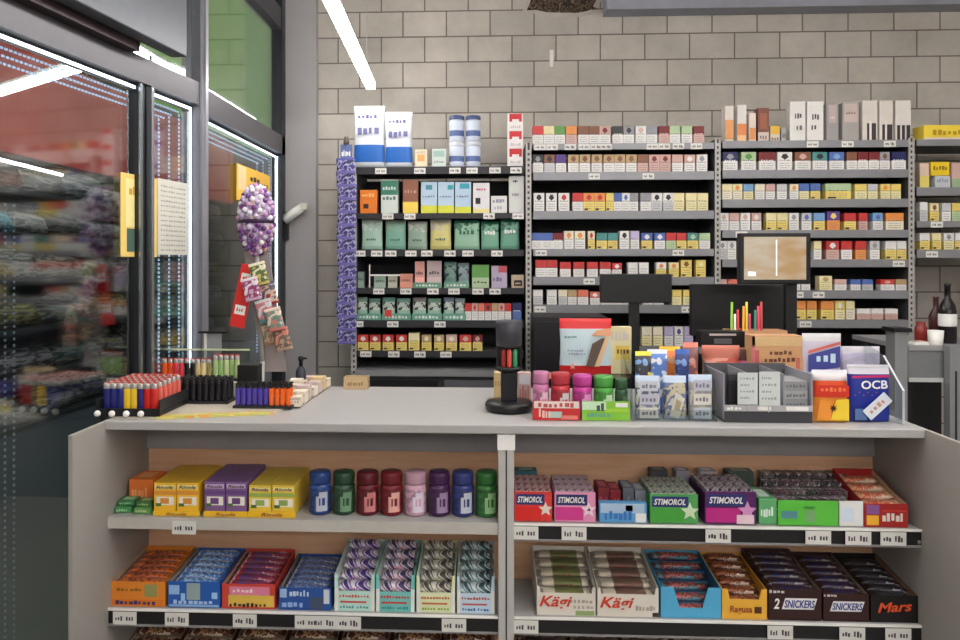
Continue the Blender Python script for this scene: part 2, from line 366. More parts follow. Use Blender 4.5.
# shelves of goods added outside in place of blurred reflections in the slanted glass
og = empty('added_shelving', (-2.75, 3.2, 0)); tag(og, 'added dark shelving of mixed goods standing for reflections in the slanted glass', 'shelving')
tiers = [.45, .74, 1.03, 1.32, 1.60, 1.86]
for zt in tiers: B().box(-.5, 0, 0, 4.6, zt-.03, zt, mat((60, 64, 66), .5)).build('shelf', og)
for yy in (0, 1.5, 3.0, 4.56): B().box(-.5, -.46, yy, yy+.04, 0, 2.1, ANTH).build('upright', og)
GC = [((176, 170, 156), 'beige'), ((140, 146, 140), 'grey green'), ((186, 176, 110), 'dull yellow'), ((150, 140, 130), 'brown grey'), ((120, 140, 140), 'teal grey'), ((180, 170, 176), 'pale mauve'), ((110, 116, 108), 'olive grey'), ((190, 188, 180), 'off white')]
rg_ = random.Random(12)
for ti, zt in enumerate(tiers):
    y = 3.25; n_ = 0
    while y < 7.6:
        ly = rg_.uniform(.28, .6); hh = rg_.uniform(.12, .21); c, nm = GC[rg_.randrange(8)]
        if ti == 4 and n_ == 1: c, nm = (96, 190, 214), 'bright cyan'
        c2 = tuple(int(q*.55) for q in c)
        R_ = []
        for u, kz in ((0, .55), (.06, .85), (.25, 1), (.6, .95), (.9, .9), (1, .5)):
            R_.append([(.2*math.copysign(abs(math.cos(2*PI*j/12))**.5, math.cos(2*PI*j/12)), u*ly, hh*kz*(.5+.5*math.copysign(abs(math.sin(2*PI*j/12))**.5, math.sin(2*PI*j/12)))) for j in range(12)])
        q = B().rings(R_, [pat([c, c2, c, GC[rg_.randrange(8)][0], c2], 9, 'noise', .6, 0, (1, .35, 2.6))]).build('added_bundle', None, (-3.0, y, zt+.001))
        tag(q, '%s added bundle behind the glass, %s shelf up, %s from the near end' % (nm, ORD[ti], ORD[n_]), 'goods', 'bundles on the added shelving outside the glass')
        y += ly+.02; n_ += 1

# ------------------------------------------------------------------ counter with shelves
YF, ZT = 2.22, .952
XL, XR = UX(105, YF), UX(925, YF)
SU, SL, SB = .659, .383, .10
PANEL = mat((158, 154, 148), .5, vary=.04); TOP = mat((174, 172, 170), .4, vary=.04); RAIL = mat((190, 186, 178), .45)
ct = empty('shop_counter', (0, YF, 0)); tag(ct, 'long grey shop counter with open sweet shelves facing the customer', 'counter')
B().box(XL, XR, -.02, .64, ZT-.026, ZT, TOP).build('worktop', ct, bev=.003)
for xa, xc in ((XL, XL+.012), (XR-.012, XR)): B().box(xa, xc, -.2, .62, 0, ZT-.004 if False else ZT-.027, PANEL).box(xa, xc, -.2, -.022, ZT-.027, ZT-.001, PANEL).build('side_panel', ct)
B().box(XL+.012, XR-.012, .27, .285, .05, ZT-.14, wood((214, 164, 126), (230, 186, 150))).build('back_panel', ct)
B().box(XL+.012, XR-.012, .255, .29, ZT-.149, ZT-.027, mat((150, 148, 150), .5)).build('header_board', ct)
B().box(XL+.012, XR-.012, .60, .62, 0, ZT-.027, PANEL).build('rear_panel', ct)
pxm0, pxm1 = UX(498.5, YF-.01), UX(514, YF-.01)
B().box(pxm0, pxm1, -.012, .03, 0, ZT-.075, mat((186, 184, 180), .45, 0)).box(pxm0+.021, pxm0+.025, -.0135, -.011, 0, ZT-.075, DARK).build('post', ct)
B().box(pxm0-.003, pxm1+.003, -.016, .03, ZT-.074, ZT-.028, WHITE).build('post_cap', ct)
TAG = mat((220, 218, 212), .5)
_tagm = {}
def price_tag(parent, x, y, z, w=.072, h=.038, v=0):
    key = (w, h, v)
    if key not in _tagm:
        b = B().box(-w/2, w/2, -.002, 0, -h/2, h/2, TAG)
        b.scrib(-w*.40, -w*.08, -h*.20, h*.16, -.0024, INK, 3, v+3); b.scrib(w*.05, w*.40, -h*.24, h*.22, -.0024, INK, 3, v+11)
        if v == 9: b.front(w*.1, w*.45, -h*.4, -h*.1, -.0026, k('R'))
        _tagm[key] = b.mesh('price_tag')
    return put('price_tag', _tagm[key], parent, (x, y, z))
def cshelf(name, x0, x1, z, dark, tags, tz):
    b = B().box(x0, x1, .0, .268, -.022, 0, TOP if True else PANEL)
    if dark: b.box(x0, x1, -.008, 0, -.004, .002, WHITE).box(x0, x1, -.004, 0, -.044, -.004, mat((30, 28, 30), .4)).box(x0, x1, -.007, 0, -.05, -.044, GREY)
    else: b.box(x0, x1, -.008, 0, -.032, .001, RAIL)
    s = b.build('shelf', ct, (0, 0, z))
    for i, t in enumerate(tags): price_tag(s, UX(t, YF-.01), -.0085 if not dark else -.0105, tz, v=(9 if t == 524 else i % 3))
    return s
xa, xm0, xm1, xe = XL+.0125, pxm0-.001, pxm1+.001, XR-.0125
cshelf('shelf', xa, xm0, SU, False, [184], -.026)
cshelf('shelf', xa, xm0, SL, True, [125, 177, 245, 307, 325, 349, 454], -.024)
cshelf('shelf', xa, xm0, SB, True, [], -.02)
cshelf('shelf', xm1, xe, SU, True, [526, 574, 718, 818, 858, 893], -.024)
cshelf('shelf', xm1, xe, SL, True, [526, 780, 852, 898], -.024)
cshelf('shelf', xm1, xe, SB, True, [], -.02)
for xx in (xa+.006, xe-.006):
    B().tube((xx, .0, SU-.04), (xx, .0, SU-.03), .006, STEEL).build('shelf_pin', ct)

# ------------------------------------------------------------------ goods: builders
def bx(pxl, pxr, pyt, Y): 
    a, c = UX(pxl, Y), UX(pxr, Y)
    return a, c, UZ(pyt, Y, (pxl+pxr)/2)
_pk = {}
def pack_mesh(T, Bm, E, w, h, d):
    key = (T, Bm, E, round(w, 3), round(h, 3), d)
    if key in _pk: return _pk[key]
    b = B(); mT, mB = k(T), k(Bm); c = h*.52
    b.box(-w/2, w/2, 0, d, 0, c, mB).box(-w/2, w/2, 0, d, c+.0006, h, mT)
    y = -.0004
    if E:
        mE = k(E)
        b.quad([(-w*.26, y, h*.72), (0, y, h*.58), (w*.26, y, h*.72), (w*.12, y, h*.90), (-w*.12, y, h*.90)], mE)
    b.scrib(-w*.38, w*.38, h*.53, h*.58, y, mat((90, 86, 84)) if T not in 'KVD' else WHITE, 5, 4)
    for i in range(3): b.scrib(-w*.36, w*.36, c*(.22+.24*i), c*(.30+.24*i), y, mat((124, 118, 112)), 6, 5+i)
    if Bm == 'Y': b.front(-w*.42, -w*.1, c*.1, c*.3, y*2, k('K'))
    _pk[key] = b.mesh('cigarette_pack'); return _pk[key]
YR = 3.85
def row(items, edge, bay, tier, hpy, name='cigarette_pack', word='cigarette pack', w0=11.0, Y=YR+.012, grp=None):
    z0 = UZ(edge, YR, 620)+.0008
    its = []
    for s in items.split():
        p, c = s.split(':'); p = p.split(','); c = (c+'//').split('/')
        px = float(p[0]); w = float(p[1]) if len(p) > 1 else w0; top = float(p[2]) if len(p) > 2 else hpy
        its.append((px, w, top, c))
    its.sort()
    for i, (px, w, top, c) in enumerate(its):
        a, e, z1 = bx(px-w/2, px+w/2, top, Y)
        me = pack_mesh(c[0], c[1] or c[0], c[2], e-a-.002, z1-z0, .05)
        o = put(name, me, None, ((a+e)/2, Y+random.uniform(0, .004), z0))
        d = kn(c[0]) if not c[1] or c[0] == c[1] else '%s-and-%s' % (kn(c[0]).replace(' ', '-'), kn(c[1]).replace(' ', '-'))
        tag(o, '%s %s, %s from left, %s shelf, %s' % (d, word, ORD[i], tier, bay), word.split()[-1], grp or 'cigarette packs on the %s' % bay)

# ------------------------------------------------------------------ wall racks
def ladder(x, y, z0, z1, w=.028):
    b = B().box(-w/2, w/2, 0, .35, 0, z1-z0, mat((70, 70, 72), .5))
    lg = mat((178, 176, 170), .45, .2); n_ = int((z1-z0)/.028)
    b.box(-w/2, -w*.2, -.004, 0, 0, z1-z0, lg).box(w*.2, w/2, -.004, 0, 0, z1-z0, lg)
    for i in range(n_): b.box(-w*.2, w*.2, -.004, 0, i*.028, i*.028+.014, lg)
    return b, (x, y, z0)
def rack(label, pxl, pxr, edges, uprights, edge_m, back, ztop, zbot, tags):
    x0, x1 = UX(pxl, YR), UX(pxr, YR)
    r = empty('wall_shelving', ((x0+x1)/2, YR, 0)); tag(r, label, 'shelving'); cx = (x0+x1)/2
    for pu in uprights:
        b, l = ladder(UX(pu, YR)-cx, -.002, 0, ztop); b.build('upright', r, l)
    if back: B().box(x0-cx, x1-cx, .352, .365, zbot, UZ(edges[0][1], YR, 620), mat((46, 46, 50), .6)).build('back_panel', r)
    for i, (et, eb) in enumerate(edges):
        zt, zb = UZ(et, YR, 620), UZ(eb, YR, 620)
        s = B().box(x0-cx+.016, x1-cx-.016, 0, .35, zt-.022, zt, mat((84, 84, 88), .5)).box(x0-cx+.016, x1-cx-.016, -.006, 0, zb, zt+.001, edge_m).build('shelf', r)
        for j, t in enumerate(tags.get(i, [])):
            price_tag(s, UX(t, YR)-cx, -.0065, (zt+zb)/2-.002, .058, .030, j % 3)
    return r
ED = mat((138, 138, 142), .4, .3); EK = mat((44, 44, 48), .45)
eL = [(166, 173), (213, 218), (250, 256), (288.5, 294), (321, 328), (352, 358)]
eM = [(143.5, 149.5), (172, 180), (211, 219), (249, 256), (277, 285), (305, 313), (346, 353)]
eR = [(142, 149), (171, 179), (200, 208), (230.5, 238), (259.5, 267), (290, 298), (319, 327)]
eF = [(142, 148), (189, 197), (222, 228), (250, 258)]
rack('black shelving of tobacco pouches between the column and cigarettes', 353, 527, eL, [354], EK, True, UZ(166, YR), .70,
     {0: [381, 420, 455, 472, 495, 516], 1: [388, 410, 489, 518], 2: [360, 377, 391, 411, 427, 450, 468, 497], 3: [379, 406, 433, 454, 478, 495], 4: [358, 393, 440], 5: [366, 394, 420, 446]})
rack('middle grey cigarette shelving behind the till monitors', 530, 717, eM, [528.5], ED, True, UZ(143, YR), .70,
     {0: [540, 552, 570, 584, 596, 606, 652, 664, 678, 696], 1: [594, 648], 3: [541, 678], 4: [589], 5: [540, 687]})
rack('right grey cigarette shelving with tall boxes on top', 719, 911, eR, [717.5, 911], ED, True, UZ(141, YR), .70,
     {0: [812, 847, 889], 3: [741], 4: [898], 5: [797, 818], 6: [805]})
rack('rightmost grey shelving, cut off, with open block wall below', 913, 1010, eF, [1010], ED, False, UZ(141, YR), .70, {2: [936], 3: [931]})

MB, RB, FB, LB = 'middle shelving', 'right shelving', 'rightmost shelving', 'black shelving'
row('538:R/W 549:C/W 560:G/W 571.5:O/P 583.5:N/W 594.5:N/W 605:P/W/D 618:K/W 629:A/W/K 641:W/W/P 652:A/W 664:D/P 675:L/W 687:L/W 699:D/P', eM[0][0], MB, 'top', 126)
row('538:K/W/A 549.5:N/H/K 561:U/W 573.5:T/W/N 585:T/W/N 597:T/W/N 609:T/W/N 620:T/W/N 631.5:T/W/N 643:N/P 654.5:P/P/D 665.5:P/P/D 677.5:P/W 690:P/W/W 702:W/W/A', eM[1][0], MB, 'second', 154.5)
row('539:W/W/K 551.5:W/W/K 564:W/W/R 578:R/W 589:O/Y/R 600:O/Y/R 610,8:Y/Y 618,8:B/W 626,8:W/W/B 634,8.5:A/W 646:A/W 657:W/H/K 668.5:W/H/K 679:C/C 691.5:C/C 703:C/C', eM[2][0], MB, 'third', 193)
row('537:B/W 547.5:B/W 558:D/W 569,10,231:I/W/O 580,11,231:I/W/O 591.5,7,231:I/Y/R 602:E/Y 613,10:E/Y 624.5,10,231:W/W/K 635,9,231:X/W 647:B/Y/W 660:B/W/W 671,10:R/L 681.5,10:R/Y 693:E/Y/L 705:L/W', eM[3][0], MB, 'fourth', 233)
row('541:R/W 552:R/W 565.5,11,262:R/W 579,11,262:R/W 592.5,11,262:R/W 605.5,11,262:R/W 617,10,263:R/W/W 633,10,262.5:W/W 644,10,262.5:W/W 661.5,10,262.5:W/Y/O 674,10,262.5:C/Y/O 686.5:Y/Y/N 701,10,260:Y/Y/C', eM[4][0], MB, 'fifth', 260)
row('538,10:W/H 552,10:W/W 563,9:I/H 572.5,9:T/W 583:S/W 595,10,292:S/W/W 606,10,303:W/W 616,10,303:W/W 626,10,303:W/W 648,10,303:W/W 659,10,303:W/W 677,9.5:Y/C 688,9.5:Y/C', eM[5][0], MB, 'sixth', 290)
row('618,10:C/W 629,10:C/W/O 647,10:I/C 658,10:I/C 669,9:X/W 679,9:W/W/U 689,9:X/X', eM[6][0], MB, 'lowest', 327)
row('730.5,15:V/W/A 749,15:L/W/G 767.5,17:D/W 785,15:W/W/K 803,16:N/W/P 820,15:E/W/K 837,15:B/W/Z 852,10.5:N/W 863,10.5:D/W 874,10.5:D/W 885,10:A/W/N 899,14.5:V/W', eR[1][0], RB, 'second', 152)
row('727,10:C/I 737.5,10:C/I/O 748.5,10:Z/C 760,10:I/W 770.5,9.5:P/W 782,10:H/W 794.5,9:I/W/O 804.5,10,183.5:B/C 815.5,10,183.5:B/Y 838.5,26,183.5:L/Y 861,12:Y/C 873,10:H/C 885.5,10:Y/C/O 896.5,10:Y/C', eR[2][0], RB, 'third', 184)
row('724,10:W/W/P 734.5,10:P/W 745.5,10:W/W/P 756.5,10:P/W/W 771.5,10.5:C/Y 782.5,10.5:C/Y 794,10:W/W/A 807,10:H/W/B 819.5,11:Z/Y 833.5,13,211.5:U/O/Y 850.5,12:R/Y 863.5,9:R/P 878,10:Z/W/B 895,18:O/I', eR[3][0], RB, 'fourth', 213)
row('722.5,9:W/H/A 732,9:W/W/A 818,8:C/W 833,13:R/P/W 847,11:R/W 861,11:R/O 875,10:H/W/A 891,11:W/Y 902,10:W/Y', eR[4][0], RB, 'fifth', 241)
row('722.5,9.5:P/W 733,9.5:S/W 796,9:W/W 806,9:H/W 826,13,276:C/C/T 841,12:P/W 856,10:B/W 868,11:B/H 888,14:R/W/P 902,12:T/W', eR[5][0], RB, 'sixth', 279.5)
row('790,8:Y/O 801,10:O/Y 812,10:O/Y 827.5,13:O/Y 840,10:Y/C/W 850.5,9:C/I 864,14,309:W/P 877.5,12,309:W/P 892,13,309:W/P', eR[6][0], RB, 'lowest', 301)
row('924,8,202:W/H 935,9:C/Y/N 947,9,203:H/W 957,9:Y/L', eF[2][0], FB, 'third', 203, w0=9)
row('925,10:W/Y 937,9:C/Y 949,10:W/C/A 960,10:W/Y', eF[3][0], FB, 'fourth', 233, w0=9)
row('363,11:R/Y/W 375,11:R/Y/W 388,11:R/Y/W 401.5,11:R/Y/W 414,11,333:C/Y/I 426.5,10:T/Y/I 439,10:T/Y/I 451.5,11:P/Y/I 465.5,12:R/Y/P 477.5,10:D/Y/P', eL[5][0], LB, 'lowest', 335, 'tobacco_pack', 'tobacco pack', grp='tobacco packs on the lowest black shelf')
row(' '.join('%g,6.4:%s' % (468+i*6.7, ['R/W', 'P/W/R', 'S/W', 'R/W/K', 'T/W', 'P/W/R', 'R/W'][i]) for i in range(7))+' 517,9,303:V/B', eL[4][0], LB, 'fifth', 303.5, 'filter_box', 'slim filter box', grp='slim filter boxes on the black shelving')

# generic carton: body with printed fields, lettering as a child
def carton(name, label, cat, px0, px1, pyt, Y, z0, d, base, fields=(), texts=(), group=None, top=None, rough=.42, lid=None, pyt_abs=None, bev=.0015, rz=0):
    a, e, z1 = bx(px0, px1, pyt, Y); w, h = e-a, z1-z0
    mb = mat(base, rough) if isinstance(base, tuple) else base
    b = B().box(-w/2, w/2, 0, d, 0, h, mb)
    for f in fields:
        u0, u1, v0, v1, c = f[:5]; m = mat(c, rough) if isinstance(c, tuple) else c
        lay = -.0006*(f[5] if len(f) > 5 and isinstance(f[5], (int, float)) else 1)
        if len(f) > 5 and isinstance(f[5], str) and f[5][0] == '#':
            b.scrib(w*(u0-.5), w*(u1-.5), h*v0, h*v1, -.0018, m, int(f[5][1:]), len(label))
        else: b.front(w*(u0-.5), w*(u1-.5), h*v0, h*v1, lay, m)
    if top: b.quad([(-w/2, 0, h+.0004), (w/2, 0, h+.0004), (w/2, d, h+.0004), (-w/2, d, h+.0004)], mat(top, rough) if isinstance(top, tuple) else top)
    o = b.build(name, None, ((a+e)/2, Y, z0+.0006), rz, bev); tag(o, label, cat, group)
    for t in texts:
        s, u, v, tw, th, c = t[:6]
        text(s, w*tw, h*th, mat(c, .4), o, (w*(u-.5), -.0022, h*v), t[6] if len(t) > 6 else 0)
    return o
def star(b, cx, cz, r, y, m, n=5):
    p = []
    for i in range(2*n):
        a = PI/2+PI*i/n; q = r if i % 2 == 0 else r*.45
        p.append((cx+q*math.cos(a), y, cz+q*math.sin(a)))
    b.v += [(cx, y, cz)]+p; c = len(b.v)-len(p)-1
    for i in range(2*n): b.face([c, c+1+i, c+1+(i+1) % (2*n)], m)
# soft pouch: rings rising from a gusset to a flat seal
def pouch_mesh(w, h, t, bands, nseg=18, bottom=1.0):
    """bands: [(height fraction, material)] from the bottom up"""
    lv = sorted(set([0, .04, .2, .4, .6, .8, .93, 1.0]+[f for f, _ in bands]+[f-.001 for f, _ in bands if 0 < f < 1]))
    R, ms = [], []
    for v in lv:
        th = t*(bottom*(1-v)**.5*.55+.45*math.sin(PI*min(v, .98))**.6) if v < .93 else t*.1
        th = max(th, .0025); ww = w*(.97 if .2 < v < .8 else 1.0)
        R.append([(ww/2*math.copysign(abs(math.cos(2*PI*j/nseg))**.45, math.cos(2*PI*j/nseg)), th/2*math.copysign(abs(math.sin(2*PI*j/nseg))**.8, math.sin(2*PI*j/nseg)), v*h) for j in range(nseg)])
    for i in range(len(lv)-1):
        mid = (lv[i]+lv[i+1])/2; mm = bands[-1][1]
        for f, m_ in bands:
            if mid < f: mm = m_; break
        ms.append(mm)
    return B().rings(R, ms)
def pouch(name, label, cat, px0, px1, pyt, Y, z0, t, bands, group=None, rz=0, texts=(), tilt=0, extra=None):
    a, e, z1 = bx(px0, px1, pyt, Y); w, h = e-a, z1-z0
    b = pouch_mesh(w, h, t, [(f, mat(m, .35) if isinstance(m, tuple) else m) for f, m in bands])
    if extra: extra(b, w, h, -t/2-.001)
    o = b.build(name, None, ((a+e)/2, Y+t/2, z0+.0008), rz); o.rotation_euler = (tilt, 0, rz)
    tag(o, label, cat, group)
    for s in texts: text(s[0], w*s[3], h*s[4], mat(s[5], .4), o, (w*(s[1]-.5), -t/2-.0015, h*s[2]), s[6] if len(s) > 6 else 0, s[7] if len(s) > 7 else 0)
    return o

# ------------------------------------------------------------------ top of the tobacco shelving
zL = [UZ(e[0], YR, 440)+.0012 for e in eL]
YP = YR+.03
for (p0, p1, pt, lab) in ((353, 384, 105, 'white and blue stand-up tobacco bag, left one of two'), (384.5, 412, 111, 'white and blue stand-up tobacco bag, right one of two')):
    def ex(b, w, h, y):
        b.scrib(-w*.34, w*.3, h*.78, h*.84, y-.002, mat((90, 90, 140)), 5, 3); b.scrib(-w*.36, w*.36, h*.52, h*.66, y-.003, mat((110, 112, 160)), 4, 6)
    pouch('tobacco_bag', lab, 'bag', p0, p1, pt, YP, zL[0], .07, [(.08, (200, 206, 210)), (.36, (40, 106, 190)), (.9, (222, 226, 232)), (1.0, (232, 234, 236))], 'tobacco bags on the black shelving', extra=ex)
carton('tobacco_box', 'small cream and orange box beside the white tobacco bags', 'box', 415, 427, 149.5, YP, zL[0], .05, (232, 220, 190), [(.2, .8, .3, .7, (226, 170, 100)), (.1, .9, .75, .9, (200, 190, 170), '#4')])
carton('tobacco_box', 'pale grey green carton beside the small cream box', 'box', 432, 446, 149, YP, zL[0], .05, (206, 216, 208), [(.1, .9, .55, .9, (160, 190, 180)), (.15, .85, .2, .32, (120, 140, 140), '#4')])
def tin(label, pxc, wpx, pyt, z0, body, band, group, lidc=(210, 214, 220), Y=YP+.04, name='tobacco_tin', cat='tin'):
    a, e, z1 = bx(pxc-wpx/2, pxc+wpx/2, pyt, Y-.03); r, h = (e-a)/2, z1-z0
    o = tag(B().lathe([(r*.94, 0), (r, .003), (r, h*.2), (r, h*.42), (r, h*.72), (r*.97, h*.84)], [mat(body), mat(body), mat(band), mat(body), mat(body)], n=20).build(name, None, ((a+e)/2, Y, z0+.0005)), label, cat, group)
    B().lathe([(r*1.02, h*.84), (r*1.03, h*.86), (r*1.03, h*.98), (r*.98, h)], [mat(lidc, .35)], n=20).build('lid', o)
    return z0+h+.001
g = 'stacked tobacco tins'
for pc, side in ((456.5, 'left'), (473, 'right')):
    zz = tin('white and blue tobacco tin, bottom of the %s stack' % side, pc, 15, 141.5, zL[0], (206, 214, 228), (90, 110, 160), g)
    tin('white and blue tobacco tin, top of the %s stack' % side, pc, 15, 115.5, zz, (206, 214, 228), (90, 110, 160), g, (70, 84, 130))
zz = zL[0]
for i, pt in enumerate((148.5, 131, 113.5)):
    o = carton('cigarette_carton', ['lowest', 'middle', 'topmost'][i]+' red and white box in the stack by the upright', 'box', 507.5, 523, pt, YP, zz, .05, (232, 228, 226), [(.12, .92, .52, .98, (206, 44, 50)), (.3, .74, .44, .66, (232, 228, 226), 2), (.2, .85, .14, .3, (206, 190, 186), '#5')], group='red and white boxes stacked on the black shelving')
    zz += UZ(pt, YP, 515)-zz+.0008
# second row
P2 = [('orange carton with a dark spot', 360, 377, 190, (236, 130, 40), [(.2, .5, .2, .4, (60, 30, 20)), (.1, .9, .7, .85, (250, 190, 120), '#4')]),
      ('green and white tall box', 381, 398, 180, (210, 220, 212), [(.0, 1, .55, .98, (66, 128, 104)), (.1, .9, .7, .8, (200, 220, 210), '#5'), (.1, .9, .4, .5, (90, 120, 110), '#4')]),
      ('copper brown box with yellow foot', 403, 418, 180, (150, 96, 76), [(0, 1, 0, .34, (240, 208, 90)), (.1, .9, .6, .7, (190, 150, 130), '#4')]),
      ('pale blue box with yellow foot, left of three', 421, 437, 182, (182, 204, 222), [(0, 1, 0, .24, (212, 214, 70)), (.3, .7, .75, .9, (80, 150, 170)), (.1, .9, .5, .56, (120, 130, 170), '#5')]),
      ('pale blue box with yellow foot, middle of three', 438, 454, 182, (182, 204, 222), [(0, 1, 0, .24, (212, 214, 70)), (.6, .95, .75, .9, (60, 160, 170)), (.1, .9, .5, .56, (120, 130, 170), '#5')]),
      ('pale blue box with yellow foot, right of three', 455, 471, 182, (182, 206, 226), [(0, 1, 0, .2, (212, 214, 70)), (.3, .9, .78, .95, (60, 160, 180)), (.1, .9, .5, .56, (120, 130, 170), '#5')]),
      ('white box with a black badge', 473, 489.5, 183, (222, 220, 222), [(.15, .45, .3, .5, (40, 40, 44)), (.2, .8, .75, .83, (200, 90, 110), '#4'), (0, 1, 0, .14, (230, 220, 150))]),
      ('short white box', 491, 507, 196, (224, 222, 220), [(.1, .9, .6, .8, (150, 150, 170), '#4'), (.2, .7, .2, .4, (180, 180, 190), '#3')]),
      ('tall pale box with small dark marks', 509, 524, 176, (212, 214, 208), [(.25, .6, .82, .9, (40, 44, 44), '#3'), (.2, .7, .45, .55, (150, 150, 150), '#3')])]
for l, p0, p1, pt, base, fl in P2:
    carton('tobacco_box', l+' on the second black shelf', 'box', p0, p1, pt, YP, zL[1], .06, base, fl, group='boxes on the second black shelf')
# third row pouches
TEAL = (112, 166, 150)
P3 = [('pale green pouch, leftmost on the third black shelf', 361, 382, (168, 200, 182), (206, 214, 208)), ('teal green pouch, second on the third black shelf', 385, 405.5, (126, 176, 156), (150, 170, 150)),
      ('grey green pouch, third on the third black shelf', 407.5, 427, (150, 172, 154), (190, 190, 180)), ('yellow pouch among green ones on the third black shelf', 430, 451, (214, 204, 130), (190, 186, 176)),
      ('wide dark green topped pouch on the third black shelf', 454, 479.5, (150, 190, 164), (56, 120, 92)), ('green pouch with pale patch, second from the right end', 481, 499, (120, 172, 146), (44, 110, 82)), ('green pouch with white splash, rightmost on third black shelf', 500.5, 519.5, (110, 164, 140), (44, 104, 82))]
for i, (l, p0, p1, c, ctop) in enumerate(P3):
    def ex(b, w, h, y, i=i):
        if i < 4: b.scrib(-w*.24, w*.24, h*.30, h*.38, y-.002, mat((70, 100, 84)), 5, i)
        else: b.scrib(-w*.3, w*.3, h*.52, h*.66, y-.002, mat((44, 110, 80)) if i == 4 else mat((224, 228, 220)), 4, i)
    pouch('tobacco_pouch', l, 'pouch', p0, p1, 219+(i % 3)*1.2, YP, zL[2], .045, [(.12, tuple(int(q*.9) for q in c)), (.62, c), (.9, pat([ctop, c, ctop], 26, 'noise')), (1.0, ctop)], 'pouches on the third black shelf', extra=ex)
# fourth row
P4 = [('carton', 'clear pale packet at the left end, fourth black shelf', 357, 364, 272, (130, 150, 140)), ('carton', 'low green and white packet, fourth black shelf', 374, 385.5, 275.5, (150, 172, 156)),
      ('carton', 'small grey packet beside the low green one', 388, 397, 275.5, (176, 176, 160)), ('carton', 'short salmon packet, fourth black shelf', 400, 412.5, 274, (206, 140, 120)),
      ('carton', 'tall pink packet, fourth black shelf', 415, 424.5, 261.5, (222, 160, 150)), ('carton', 'tall rose and green packet beside the pink one', 427, 441.5, 261, (190, 168, 168)),
      ('pouch', 'dark teal pouch, left of two on fourth black shelf', 444, 456.5, 262, (92, 124, 116)), ('pouch', 'grey teal pouch, right of two on fourth black shelf', 457.5, 469, 263, (116, 134, 136)),
      ('carton', 'bright green and white packet, fourth black shelf', 472, 489, 265, (176, 196, 160)), ('carton', 'lavender and red packet, fourth black shelf', 491.5, 507, 266, (184, 170, 192)),
      ('carton', 'small brown packet by the upright, fourth black shelf', 511.5, 524, 275, (196, 176, 150))]
for t, l, p0, p1, pt, c in P4:
    lt = tuple(min(255, int(q*1.12)) for q in c); dk = tuple(int(q*.55) for q in c)
    if t == 'carton':
        fl = [(.0, 1, .0, .4, lt), (.15, .85, .5, .62, dk, '#4')]
        if 'bright green' in l: fl = [(0, 1, .45, 1, (104, 160, 84)), (.1, .9, .2, .3, (90, 110, 90), '#4')]
        if 'lavender' in l: fl = [(.45, 1, .7, 1, (200, 90, 100)), (.1, .7, .3, .5, (120, 110, 150), '#3')]
        if 'brown' in l: fl = [(.2, .85, .15, .6, (60, 44, 36)), (.3, .75, .3, .42, (220, 200, 170), '#3')]
        carton('tobacco_packet', l, 'packet', p0, p1, pt, YP+.01, zL[3]+.0, .03, c, fl, group='packets on the fourth black shelf')
    else: pouch('tobacco_pouch', l, 'pouch', p0, p1, pt, YP+.01, zL[3], .035, [(.3, lt), (.85, pat([c, lt, dk], 30)), (1.0, c)], 'packets on the fourth black shelf')
def strip_tray(label, p0, p1, pt, z0, c, Y=YR+.003):
    a, e, z1 = bx(p0, p1, pt, Y); h = z1-z0
    b = B().box(0, e-a, 0, .003, 0, h, mat(c)).scrib((e-a)*.1, (e-a)*.9, h*.3, h*.7, -.0006, mat((210, 220, 210)), int((p1-p0)/4), 3)
    return tag(b.build('shelf_divider', None, (a, Y, z0)), label, 'shelf strip')
strip_tray('green front strip below the tall pink packets', 413, 441, 282.5, zL[3], (104, 152, 128)); strip_tray('green front strip below the teal pouches', 444, 469, 282, zL[3], (112, 156, 134))
o = B().box(0, UX(400, YR)-UX(369, YR), 0, .004, .062, .07, WHITE).box(0, .005, 0, .004, 0, .12, WHITE).build('shelf_bracket', None, (UX(369, YR), YR+.004, zL[3]+.001)); tag(o, 'thin white angled wire frame on the fourth black shelf', 'bracket')
# fifth row
for i, (p0, p1, lab) in enumerate(((357, 367, 'leftmost'), (368.5, 380, 'second'), (382, 395, 'third'), (396.5, 410, 'fourth'), (412.5, 426, 'fifth'), (427.5, 441, 'sixth'), (443.5, 454, 'seventh'), (455, 465, 'eighth'))):
    c = [(120, 150, 136), (100, 140, 128), (96, 146, 134), (120, 158, 148), (126, 120, 124), (110, 150, 130), (110, 128, 150), (120, 140, 140)][i]
    pouch('tobacco_pouch', lab+' teal pouch in the trays on the fifth black shelf', 'pouch', p0, p1, 297.5+(i % 2), YR+.025, zL[4], .03, [(.45, (150, 186, 166)), (.8, pat([c, (190, 200, 190), tuple(int(q*.55) for q in c)], 34)), (1, c)], 'pouches on the fifth black shelf')
for i, (p0, p1, lab) in enumerate(((357, 381, 'leftmost'), (382, 411, 'second, with a red patch,'), (412, 442, 'third'), (443, 466, 'fourth'))):
    o = strip_tray(lab+' teal front strip on the fifth black shelf', p0, p1, 313.5, zL[4], (104, 154, 136))
    if i == 1: B().box(.015, .05, -.003, -.001, .02, .055, k('R')).build('red_patch', o)
# drawers under the tobacco shelving
dr = empty('drawer_cabinet', (UX(440, 3.8), 3.8, 0)); tag(dr, 'dark drawer cabinet with grey edge below the tobacco shelving', 'cabinet')
w = (UX(524, 3.8)-UX(354, 3.8))/2; zt = UZ(371, 3.8)
B().box(-w, w, .02, .4, 0, zt-.03, mat((58, 58, 62), .4)).build('body', dr); B().box(-w, w, 0, .4, zt-.03, zt, mat((150, 150, 152), .35, .3)).build('top_edge', dr)
B().box(-w*.86, -w*.02, -.002, .02, zt-.13, zt-.05, BLACK).box(w*.05, w*.9, .005, .02, zt-.13, zt-.05, mat((120, 120, 126), .3, .5)).build('drawer', dr)
